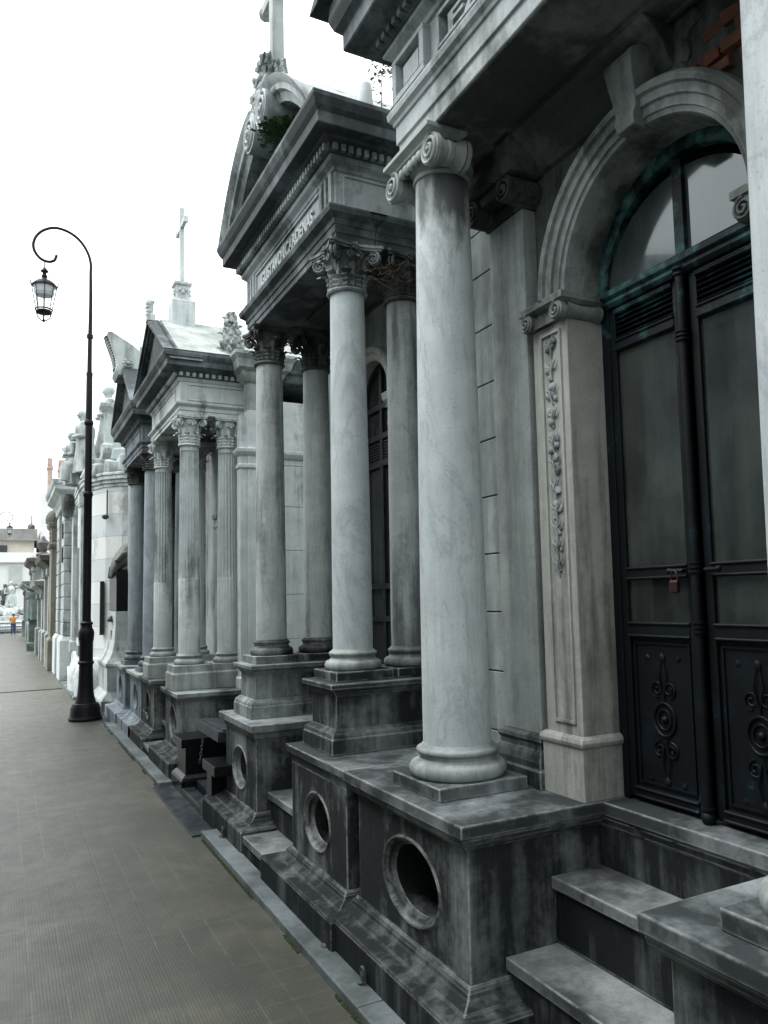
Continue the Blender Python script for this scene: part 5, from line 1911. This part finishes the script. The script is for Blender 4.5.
zprism(bm, poly, 0.6, 3.58)
part('wall', bm, M['banded'], T7)
bm = B()
zprism(bm, poly, 0.0, 0.62, 0.12)
zprism(bm, poly, 0.0, 0.30, 0.25)
part('wall_base', bm, M['whitegrey'], T7, bevel=0.02)
bm = B()
for (z0, z1, g_) in ((3.50, 3.56, 0.02), (3.56, 3.62, 0.05), (3.62, 3.69, 0.09), (3.69, 3.74, 0.11)):
    zprism(bm, poly, z0, z1 - 0.001, g_)
part('cornice', bm, M['whitegrey'], T7, bevel=0.01)
bm = B()
for (x, y, r, z) in ((1.50, 14.6, 0.20, 3.73), (1.72, 14.4, 0.22, 3.73), (1.40, 15.2, 0.2, 3.73), (1.95, 14.3, 0.24, 3.73), (1.62, 15.0, 0.30, 3.73), (1.70, 14.9, 0.20, 4.05), (1.9, 14.7, 0.24, 3.98), (1.5, 15.9, 0.26, 3.73), (1.65, 15.6, 0.28, 4.0), (1.4, 16.6, 0.22, 3.73)):
    vs = box(bm, x - r, x + r, y - r, y + r, z, z + r * 1.2)
    for v in vs:
        v.co += Vector([random.uniform(-0.06, 0.06) for _ in range(3)])
part('rock_blocks', bm, M['whitemarble'], T7, bevel=0.03)
bm = B()
stack(bm, (1.55, 1.69, 14.9, 15.04), [(0.05, 4.2), (0.05, 4.36), (0.0, 4.40), (0.0, 4.95), (0.03, 4.98), (0.08, 5.05), (0.08, 5.12)])
part('stele', bm, M['whitemarble'], T7, bevel=0.01)
for (ya, yb) in ((15.1, 15.4), (16.9, 17.25)):
    bm = B()
    stack(bm, (1.20, 1.32, ya, yb), [(0.03, 0.6), (0.03, 0.8), (0, 0.82), (0, 3.25), (0.02, 3.27), (0.04, 3.33), (0.04, 3.49)])
    part('pilaster', bm, M['whitemarble'], T7, bevel=0.006)
bm = B()
stack(bm, (1.25, 1.275, 15.9, 16.5), [(0, 0.9), (0, 2.6)])
part('door', bm, M['iron'], T7)
bm = B()
box(bm, 1.44, 1.50, 14.22, 14.30, 1.0, 1.9)
part('dark_plaque', bm, M['iron'], T7)
bm = B()
lathe(bm, 1.06, 16.3, [(0.02, 3.15), (0.09, 3.2), (0.12, 3.35), (0.12, 3.55), (0.10, 3.62)], 14)
part('bracket_mask', bm, M['carvedark'], T7, smooth=True)
bm = B()
box(bm, 1.52, 1.54, 14.16, 14.19, 3.0, 3.45)
lathe(bm, 1.50, 14.14, [(0.02, 2.94), (0.05, 2.96), (0.06, 3.0), (0.02, 3.02)], 12)
part('wall_bracket', bm, M['bronzedark'], T7)

GS = 'marble statues crowning the banded tomb'
for (nm, lb, base, h, seat, arm, lean, blk) in (
        ('statue', 'seated draped marble statue on the banded tomb, left of the lamp post', (1.13, 15.7, 3.72), 0.98, True, 0, 0.03, 0),
        ('statue', 'tall draped marble statue standing highest on the banded tomb', (1.70, 15.5, 4.28), 1.30, False, 0, 0.0, 1),
        ('statue', 'half hidden marble statue seen around the lamp post on the banded tomb roof', (1.30, 15.35, 3.9), 1.15, False, 0, 0.05, 2)):
    bm = B()
    figure(bm, base, h, lean, seat, (-1, 0), arm)
    if blk == 0:
        tube(bm, [(1.10, 15.6, 4.08), (0.98, 15.55, 4.05), (0.95, 15.55, 3.78)], [0.11, 0.10, 0.08], 12)
        tube(bm, [(1.12, 15.85, 4.08), (0.98, 15.9, 4.05), (0.96, 15.9, 3.78)], [0.11, 0.10, 0.08], 12)
        tube(bm, [(0.95, 15.95, 4.45), (1.10, 15.6, 4.1), (1.3, 15.3, 3.95)], [0.04, 0.06, 0.04], 8)
    tag(part(nm, bm, M['whitemarble'], smooth=True, angle=50), lb, 'statue', GS)
# rough white stones at its foot
for (i, (y, h, lb)) in enumerate(((14.1, 0.62, 'rough pale rock standing right behind the lamp post foot'), (15.1, 0.66, 'rough pale rock at the foot of the banded tomb, farther from the lamp post'))):
    bm = B()
    blob(bm, (1.28, y, h * 0.40), 0.42, 3, (0.62, 0.85, 1.05), 0.06)
    for v in bm.verts:
        v.co.z = max(v.co.z, 0.0)
        v.co.z = min(v.co.z, h + 0.05 * sin(v.co.y * 7))
        v.co.x = max(v.co.x, 1.05)
    tag(part('rock', bm, M['whitegrey'], smooth=True, angle=30), lb, 'rock', 'rocks at the foot of the banded tomb')

# ================================================================== RUSTICATED WHITE TOMB
T8 = thing('mausoleum', 'white rusticated tomb with stacked block pilaster and heavy white cornice, beyond the banded tomb', 'mausoleum', (2.0, 18.8, 0), GM)
bm = B()
box(bm, 1.28, 5.0, 17.62, 20.1, 0, 3.55)
part('wall', bm, M['whitemarble'], T8)
for (ya, yb) in ((17.55, 18.35), (19.3, 20.05)):
    bm = B()
    for i in range(10):
        z = 0.90 + i * 0.262
        box(bm, 1.08, 1.45, ya, yb, z, z + 0.246)
    box(bm, 1.10, 1.44, ya + 0.02, yb - 0.02, 0.8, 3.54)
    pr_ = part('pilaster', bm, M['whitemarble'], T8, bevel=0.012)
    bm = B()
    stack(bm, (1.07, 1.45, ya - 0.02, yb + 0.02), [(0.05, 0.0), (0.05, 0.80), (0.0, 0.88)])
    part('pilaster_base', bm, M['whitegrey'], pr_, bevel=0.01)
bm = B()
stack(bm, (1.08, 5.0, 17.5, 20.1), [(0.0, 3.54), (0.03, 3.57), (0.03, 3.66), (0.05, 3.70), (0.08, 3.76), (0.20, 3.86), (0.20, 3.94), (0.23, 3.98), (0.25, 4.06), (0.1, 4.10)])
part('cornice', bm, M['whitemarble'], T8, bevel=0.01)
bm = B()
box(bm, 1.255, 1.278, 18.45, 19.2, 0.9, 3.1)
part('door', bm, M['iron'], T8)
for z in (2.9, 2.4):
    bm = B()
    box(bm, 1.05, 1.078, 17.75, 17.95, z, z + 0.3)
    part('plaque', bm, M['bronzedark'], T8)

# ================================================================== BROWN PILLAR TOMB AND THE FAR GREY ONES
T9 = thing('tomb_pillar', 'brown stone pillar with a dark domed cap, beyond the white rusticated tomb', 'pillar', (1.1, 20.9, 0))
bm = B()
stack(bm, (0.99, 1.22, 20.5, 21.3), [(0.06, 0.0), (0.06, 0.7), (0.0, 0.78), (0.0, 2.85), (0.05, 2.90), (0.06, 2.97), (0.01, 3.02), (0.01, 3.34), (0.06, 3.40), (0.08, 3.48)])
part('shaft', bm, M['brown'], T9, bevel=0.012)
bm = B()
lathe(bm, 1.11, 20.75, [(0.24, 3.48), (0.25, 3.55), (0.235, 3.66), (0.18, 3.76), (0.10, 3.81), (0.02, 3.82)], 24)
part('dome', bm, M['darkbrown'], T9, smooth=True, angle=50)
bm = B()
for z in (3.25, 3.15, 3.05):
    blob(bm, (0.985, 20.7, z), 0.05, 2, (0.8, 1, 1.2), 0.1)
part('carved_drop', bm, M['brown'], T9, smooth=True)

GT = 'grey tombs at the far end of the alley'
for i, (x, ya, yb, h, mt_, lb) in enumerate((
        (1.00, 21.7, 24.4, 2.75, 'darkbrown', 'dark grey narrow tomb right behind the brown domed pillar'),
        (0.98, 24.8, 28.4, 2.2, 'dimstone', 'grey mid-height tomb second beyond the brown domed pillar'),
        (0.98, 33.0, 37.0, 3.3, 'grey', 'pale grey far tomb with a projecting flat cornice'),
        (0.95, 38.5, 46.5, 2.6, 'darkbrown', 'last dark tomb before the end of the alley'))):
    T = thing('tomb', lb, 'tomb', (x + 1, (ya + yb) / 2, 0), GT)
    bm = B()
    box(bm, x + 0.1, x + 3.5, ya, yb, 0.0, h)
    part('wall', bm, M[mt_], T)
    for y in (ya + 0.1, yb - 0.5):
        bm = B()
        stack(bm, (x, x + 0.2, y, y + 0.4), [(0.06, 0), (0.06, 0.8), (0, 0.85), (0, h - 0.5), (0.05, h - 0.45), (0.05, h - 0.3)])
        part('pilaster', bm, M['grey'], T, bevel=0.01)
    bm = B()
    stack(bm, (x + 0.02, x + 3.5, ya, yb), [(0.0, h - 0.3), (0.08, h - 0.2), (0.22, h - 0.1), (0.26, h + 0.02), (0.05, h + 0.08)])
    part('cornice', bm, M['greyroof'] if i % 2 else M['darkbrown'], T, bevel=0.01)
    bm = B()
    box(bm, x + 0.06, x + 0.12, ya + 0.9, yb - 0.9, 0.3, 2.4)
    part('door', bm, M['iron'], T)
    bm = B()
    lathe(bm, x + 0.35, ya + 0.5, [(0.22, h + 0.08), (0.26, h + 0.2), (0.12, h + 0.3), (0.22, h + 0.5), (0.24, h + 0.65), (0.1, h + 0.78), (0.04, h + 0.9)], 14)
    part('urn', bm, M['darkbrown'], T, smooth=True)
bm = B()
figure(bm, (0.98, 30.5, 1.05), 1.35, 0.05, False, (-1, 0), 1)
stack(bm, (0.80, 1.16, 30.3, 30.7), [(0.06, 0), (0.06, 0.25), (0, 0.3), (0, 1.0), (0.05, 1.1)])
tag(part('statue', bm, M['bronze'], smooth=True, angle=40), 'greenish bronze statue on a plinth against the far grey tombs', 'statue')

# ================================================================== END OF THE ALLEY
TB = thing('building', 'white and ochre building closing the far end of the alley', 'building', (0, 66, 0))
bm = B()
box(bm, -16, 2.2, 64, 74, 0, 4.9)
part('ground_storey', bm, M['facade'], TB)
bm = B()
box(bm, -16.3, 2.5, 63.7, 63.99, 4.72, 4.86)
box(bm, -16.3, 2.45, 63.85, 63.99, 4.861, 5.45)
part('cornice', bm, M['facade'], TB)
bm = B()
box(bm, -16, 2.0, 66, 74, 4.9, 6.45)
part('upper_storey', bm, M['ochre'], TB)
bm = B()
box(bm, -16.2, 2.2, 65.7, 74, 6.60, 7.35)
box(bm, -16.4, 2.4, 65.5, 74.1, 6.451, 6.599)
part('parapet', bm, M['greyroof'], TB)
for (x, z0, z1, y) in ((0.75, 3.15, 4.45, 63.94), (-1.6, 3.15, 4.45, 63.94), (-4.2, 3.15, 4.45, 63.94)):
    bm = B()
    box(bm, x - 0.42, x + 0.42, y, 64.01, z0, z1)
    wv = part('window', bm, M['shutter'], TB)
    bm = B()
    box(bm, x - 0.6, x + 0.6, y - 0.12, y - 0.01, z0 - 0.2, z0 - 0.04)
    part('window_sill', bm, M['greyroof'], wv)
for x in (-0.15, -2.4, -4.6):
    bm = B()
    box(bm, x - 0.35, x + 0.35, 65.93, 66.02, 5.5, 6.1)
    part('window', bm, M['windowglass'], TB)
bm = B()
tube(bm, [(1.8, 66, 7.3), (1.8, 66, 8.4)], 0.04, 6)
blob(bm, (1.8, 66, 7.5), 0.28, 1, (1, 1, 1.2), 0.2)
part('roof_finial', bm, M['darkbrown'], TB)

TM = thing('monument', 'pale stone sculpture group on a stepped base in front of the end building', 'monument', (0.3, 57, 0))
bm = B()
stack(bm, (-1.3, 1.9, 55.6, 58.4), [(0.5, 0.0), (0.5, 0.35), (0.2, 0.4), (0.2, 0.6), (0.0, 0.65), (0.0, 0.95)])
part('base', bm, M['whitegrey'], TM, bevel=0.02)
bm = B()
q = random.Random(5)
for i in range(16):
    a = q.uniform(0, 2 * pi)
    r = q.uniform(0.1, 1.1)
    blob(bm, (0.35 + r * cos(a), 57 + r * sin(a), 1.05 + (1.2 - r) * q.uniform(0.2, 0.6)), q.uniform(0.22, 0.4), 2, (1, 1, 0.9), 0.15)
part('rockwork', bm, M['whitegrey'], TM, smooth=True)
bm = B()
figure(bm, (0.45, 57, 1.4), 1.75, 0.1, True, (0, -1), 1)
figure(bm, (-0.35, 56.8, 1.3), 1.2, 0.1, True, (0, -1), -1)
part('carved_figures', bm, M['whitegrey'], TM, smooth=True, angle=50)
bm = B()
figure(bm, (0.1, 57.3, 1.3), 1.7, 0.0, False, (0, -1), 1)
part('dark_carved_figure', bm, M['darkbrown'], TM, smooth=True, angle=50)

TF = thing('fence', 'low grey fence in front of the pale sculpture group at the alley end', 'fence', (0, 52, 0))
for x in [-3 + 0.9 * i for i in range(7)]:
    bm = B()
    box(bm, x - 0.05, x + 0.05, 51.95, 52.05, 0, 0.62)
    part('post', bm, M['granite'], TF)
bm = B()
for z in (0.15, 0.35, 0.55):
    box(bm, -3, 2.4, 51.98, 52.02, z, z + 0.06)
for i in range(60):
    x = -3 + i * 0.09
    box(bm, x, x + 0.02, 51.985, 52.015, 0.1, 0.58)
part('railing', bm, plain('grey_iron', (0.07, 0.08, 0.09), (0.11, 0.12, 0.13), 0.6, 0, 4), TF)
bm = B()
box(bm, -3, 2.4, 51.7, 52.3, 0.0, 0.12)
struct('far_kerb', bm, M['kerb'])

# apartment block with the two chimneys above the white cornice
CHX = (3.03, 3.82)
TA = thing('apartment_building', 'distant block whose two brick chimneys rise above the white cornice', 'building', (5, 70, 0))
bm = B()
box(bm, 2.4, 14, 66, 76, 0, 10.2)
part('wall', bm, M['facade'], TA)
for (x, z, w) in ((CHX[0], 12.95, 0.17), (CHX[1], 12.85, 0.19)):
    bm = B()
    stack(bm, (x - w, x + w, 66.5, 67.3), [(0, 10.2), (0, z - 0.9), (0.05, z - 0.85), (0.05, z - 0.7), (0, z - 0.65), (0, z)])
    part('chimney', bm, M['chimney'], TA)

# ================================================================== PERSON
TP = thing('person', 'person in an orange top and blue jeans raising an arm, far down the alley', 'person', (0.52, 48.4, 0))


def skin_body(edges, verts, radii, mats):
    me = bpy.data.meshes.new('person_body')
    me.from_pydata(verts, edges, [])
    o = bpy.data.objects.new('body', me)
    COL.objects.link(o)
    md = o.modifiers.new('skin', 'SKIN')
    for i, r in enumerate(radii):
        me.skin_vertices[0].data[i].radius = (r, r) if not isinstance(r, tuple) else r
    me.skin_vertices[0].data[0].use_root = True
    md2 = o.modifiers.new('sub', 'SUBSURF')
    md2.levels = md2.render_levels = 2
    bpy.context.view_layer.update()
    m2 = bpy.data.meshes.new_from_object(o.evaluated_get(bpy.context.evaluated_depsgraph_get()))
    bpy.data.objects.remove(o)
    bpy.data.meshes.remove(me)
    return m2


k = 1.12 / 1.7
V = [(0, 0, .95), (0, 0, 1.15), (0, 0, 1.38), (0, 0, 1.47), (0, 0, 1.52), (0, -0.01, 1.62),
     (.10, 0, .90), (.12, -.02, .50), (.12, .02, .08), (.12, -.14, .04),
     (-.10, 0, .90), (-.12, -.02, .50), (-.13, .03, .08), (-.13, -.12, .04),
     (.19, 0, 1.40), (.34, -.04, 1.42), (.42, -.12, 1.66), (.43, -.14, 1.74),
     (-.19, 0, 1.40), (-.26, 0, 1.12), (-.22, -.12, .92), (-.21, -.15, .84)]
Ed = [(0, 1), (1, 2), (2, 3), (3, 4), (4, 5), (0, 6), (6, 7), (7, 8), (8, 9), (0, 10), (10, 11), (11, 12), (12, 13),
      (2, 14), (14, 15), (15, 16), (16, 17), (2, 18), (18, 19), (19, 20), (20, 21)]
Rd = [.15, .145, .15, .06, .055, .105, .095, .065, .045, .04, .095, .065, .045, .04, .06, .045, .032, .035, .06, .045, .032, .035]
me = skin_body(Ed, [(x * k, y * k, z * k) for x, y, z in V], [r * k for r in Rd], None)
me.materials.clear()
for mm in (M['skin'], M['orange'], M['denim'], M['hair']):
    me.materials.append(mm)
for p in me.polygons:
    c = p.center / k
    p.use_smooth = True
    if c.z < 0.07: p.material_index = 3
    elif c.z < 0.96 and abs(c.x) < 0.20: p.material_index = 2
    elif c.z < 1.47 and abs(c.x) < 0.36 and c.z > 0.98: p.material_index = 1
    else: p.material_index = 0
me.name = 'body'
ob = bpy.data.objects.new('body', me)
COL.objects.link(ob); ob.parent = TP; WP[ob.name] = WP[TP.name]
bm = B()
blob(bm, Vector((0.52, 48.4, 0)) + Vector((0, 0.02, 1.66)) * k, 0.115 * k, 2, (1, 1, 0.95))
part('hair', bm, M['hair'], TP, smooth=True)

# ================================================================== LAMPS
LX2 = -0.33
def make_lamp(loc, label, group):
    T = thing('street_lamp', label, 'street lamp', (0, 0, 0), group)
    bm = B()
    lathe(bm, 0, 0, [(0.205, 0.0), (0.21, 0.03), (0.195, 0.055), (0.19, 0.075), (0.185, 0.16), (0.165, 0.20), (0.16, 0.215), (0.13, 0.225), (0.125, 0.25), (0.112, 0.29), (0.100, 0.36), (0.093, 0.46), (0.088, 0.60),
                     (0.086, 0.72), (0.100, 0.735), (0.100, 0.755), (0.086, 0.77), (0.086, 1.02), (0.094, 1.05), (0.097, 1.09), (0.099, 1.14), (0.088, 1.18), (0.075, 1.20), (0.070, 1.24), (0.082, 1.25), (0.082, 1.27), (0.058, 1.29), (0.055, 1.32)], 28)
    part('lamp_base', bm, M['lampiron'], T, smooth=True, angle=40)
    bm = B()
    pr = [(0.055, 1.32), (0.054, 1.9), (0.052, 2.95)]
    pr += [(0.058, 2.96), (0.064, 2.99), (0.058, 3.02), (0.047, 3.03), (0.045, 3.40), (0.044, 3.93), (0.054, 3.94), (0.060, 3.97), (0.054, 4.0), (0.042, 4.01), (0.040, 4.6), (0.038, 4.62)]
    lathe(bm, 0, 0, pr, 20)
    part('post', bm, M['lampiron'], T, smooth=True, angle=40)
    bm = B()
    pts = [(0, 0, 4.6), (0, 0, 5.0), (0.005, 0, 5.6), (0.0, 0, 6.05)]
    rd = [0.032, 0.029, 0.024, 0.020]
    # big hook, then curl
    cx_, cz_, R0 = -0.36, 6.22, 0.36
    hook = [(0.00, 6.20), (-0.03, 6.33), (-0.10, 6.46), (-0.20, 6.56), (-0.33, 6.62), (-0.46, 6.63), (-0.58, 6.58), (-0.67, 6.49), (-0.715, 6.37), (-0.70, 6.26),
            (-0.63, 6.17), (-0.54, 6.14), (-0.46, 6.17), (-0.43, 6.25)]
    for x, z in hook:
        pts.append((x, 0, z)); rd.append(0.019)
    # smooth the polyline
    P = [Vector(p) for p in pts]
    sm, sr = [], []
    for i in range(len(P) - 1):
        p0, p1, p2, p3 = P[max(i - 1, 0)], P[i], P[i + 1], P[min(i + 2, len(P) - 1)]
        for t in (0, 0.25, 0.5, 0.75):
            sm.append(0.5 * ((2 * p1) + (-p0 + p2) * t + (2 * p0 - 5 * p1 + 4 * p2 - p3) * t * t + (-p0 + 3 * p1 - 3 * p2 + p3) * t ** 3))
            sr.append(rd[i] * (1 - t) + rd[i + 1] * t)
    sm.append(P[-1]); sr.append(0.018)
    tube(bm, sm, sr, 10)
    for z in (5.15, 4.62):
        tube(bm, [(0, 0, z), (0, 0, z + 0.05)], 0.042, 12)
    part('hook_arm', bm, M['lampiron'], T, smooth=True, angle=60)
    # lantern
    lx = -0.575
    bm = B()
    tube(bm, [(lx, 0, 6.13), (lx, 0, 6.02)], 0.008, 6)
    lathe(bm, lx, 0, [(0.01, 6.05), (0.03, 6.03), (0.055, 5.995), (0.03, 5.985), (0.022, 5.96), (0.04, 5.93), (0.03, 5.90), (0.045, 5.88)], 12)
    lathe(bm, lx, 0, [(0.045, 5.885), (0.10, 5.86), (0.155, 5.815), (0.165, 5.80), (0.165, 5.785), (0.150, 5.785), (0.148, 5.80)], 8)
    lathe(bm, lx, 0, [(0.088, 5.455), (0.100, 5.45), (0.105, 5.43), (0.095, 5.415), (0.05, 5.40)], 8)
    tube(bm, [(lx + 0.105 * cos(t), 0.105 * sin(t), 5.465) for t in [2 * pi * i / 16 for i in range(17)]], 0.010, 6)
    for i in range(8):
        a = 2 * pi * i / 8
        tube(bm, [(lx + 0.155 * cos(a), 0.155 * sin(a), 5.79), (lx + 0.098 * cos(a), 0.098 * sin(a), 5.46)], 0.006, 5)
        if i % 2 == 0:
            tube(bm, [(lx + 0.095 * cos(a), 0.095 * sin(a), 5.44), (lx + 0.075 * cos(a), 0.075 * sin(a), 5.36), (lx + 0.02 * cos(a), 0.02 * sin(a), 5.31)], 0.008, 5)
            tube(bm, [(lx + 0.16 * cos(a), 0.16 * sin(a), 5.79), (lx + 0.172 * cos(a), 0.172 * sin(a), 5.85)], 0.007, 5)
    blob(bm, (lx, 0, 5.315), 0.022, 2)
    ln = part('lantern', bm, M['lampiron'], T, smooth=True, angle=40)
    bm = B()
    lathe(bm, lx, 0, [(0.150, 5.784), (0.094, 5.468)], 8)
    part('lantern_glass', bm, M['lanternglass'], ln)
    bm = B()
    lathe(bm, lx, 0, [(0.13, 5.775), (0.125, 5.70), (0.11, 5.66), (0.105, 5.665), (0.118, 5.70), (0.12, 5.77)], 8)
    part('reflector', bm, plain('pale_reflector', (0.3, 0.34, 0.36), (0.22, 0.25, 0.27), 0.4, 0.3, 8), ln)
    for o in [T] + [c for c in bpy.data.objects if c.parent == T]:
        pass
    T.location = loc
    WP[T.name] = Vector(loc)
    return T


def copy_tree(o, parent, loc, **kw):
    c = o.copy()
    COL.objects.link(c)
    if parent is None:
        c.location = loc
    else:
        c.parent = parent
    for k_, v in kw.items():
        c[k_] = v
    for ch in [x for x in list(bpy.data.objects) if x.parent == o]:
        copy_tree(ch, c, None)
    return c


GL = 'hook-armed street lamps along the alley'
L1 = make_lamp((0.985, 11.37, 0.0), 'tall black street lamp with a curled hook arm and hanging lantern, beside the mausoleums', GL)
L2 = copy_tree(L1, None, (LX2, 47.6, 0.0), label='distant street lamp showing only its hook and lantern against the end building')
L2.rotation_euler = (0, 0, pi)

# second lamp stands behind the left tombs, so its foot is out of view

# thin cable high over the alley
bm = B()
pts = []
for i in range(25):
    k_ = i / 24
    pts.append((-3.0 + 5.9 * k_, 30 + 24 * k_, 11.5 - 1.3 * k_ - 1.2 * sin(pi * k_)))
tube(bm, pts, 0.012, 5)
tag(part('cable', bm, M['lampiron'], smooth=True), 'thin dark cable sagging across the white sky above the alley end', 'cable')

# small rusty iron lugs on the kerb
GK = 'iron lugs standing on the kerb'
for (y, lb) in ((3.26, 'small rusty iron lug on the kerb below the second oval opening from the camera'), (2.88, 'small rusty iron lug on the kerb nearest the camera'), (5.05, 'small rusty iron lug on the kerb by the black granite crypt')):
    bm = B()
    box(bm, 1.232, 1.246, y - 0.012, y + 0.012, 0.038, 0.085)
    tube(bm, [(1.236, y + 0.016 * cos(t), 0.085 + 0.016 * sin(t)) for t in [2 * pi * i / 12 for i in range(13)]], 0.006, 6)
    blob(bm, (1.228, y + 0.008, 0.044), 0.014, 1, (1, 1.4, 0.4), 0.2)
    tag(part('iron_lug', bm, plain('rusty_iron', (0.07, 0.09, 0.10), (0.05, 0.035, 0.03), 0.7, 0.3, 30), smooth=True), lb, 'iron lug', GK)

# ================================================================== THE OPPOSITE ROW (unseen, added to darken the fronts and fill the glass reflections)
GO = 'unseen mausoleums added on the other side of the alley'
for i, (ya, yb, h, mt_, lb) in enumerate(((-3.2, 0.4, 5.0, 'grey', 'plain grey unseen mausoleum added across the alley beside the camera'), (0.6, 3.4, 4.6, 'whitegrey', 'pale unseen mausoleum added across the alley facing the arched bronze door'),
                                   (3.7, 7.6, 4.1, 'grey', 'tall grey unseen mausoleum added across the alley facing the granite crypt'), (7.9, 12.5, 4.6, 'dimstone', 'dark unseen mausoleum added across the alley facing the lamp post'))):
    T = thing('mausoleum', lb, 'mausoleum', (-2.6, (ya + yb) / 2, 0), GO)
    bm = B()
    box(bm, -4.8, -1.5, ya, yb, 0, h)
    part('wall', bm, M[mt_], T)
    bm = B()
    stack(bm, (-4.8, -1.5, ya, yb), [(0.02, h - 0.25), (0.06, h - 0.2), (0.12, h - 0.1), (0.16, h + 0.02)])
    part('cornice', bm, M[mt_], T)
    bm = B()
    ym = (ya + yb) / 2
    box(bm, -1.5, -1.45, ym - 0.45, ym + 0.45, 0.3, 2.4)
    part('door', bm, M['iron'], T)
    bm = B()
    prism(bm, [(ya, h + 0.02), (yb, h + 0.02), (ym, h + 0.75)], 'x', -4.7, -1.4)
    part('pediment', bm, M[mt_], T)
    for y in (ya + 0.3, yb - 0.5):
        bm = B()
        stack(bm, (-1.5, -1.36, y, y + 0.25), [(0.05, 0), (0.05, 0.5), (0, 0.55), (0, h - 0.35), (0.05, h - 0.27)])
        part('pilaster', bm, M[mt_], T)
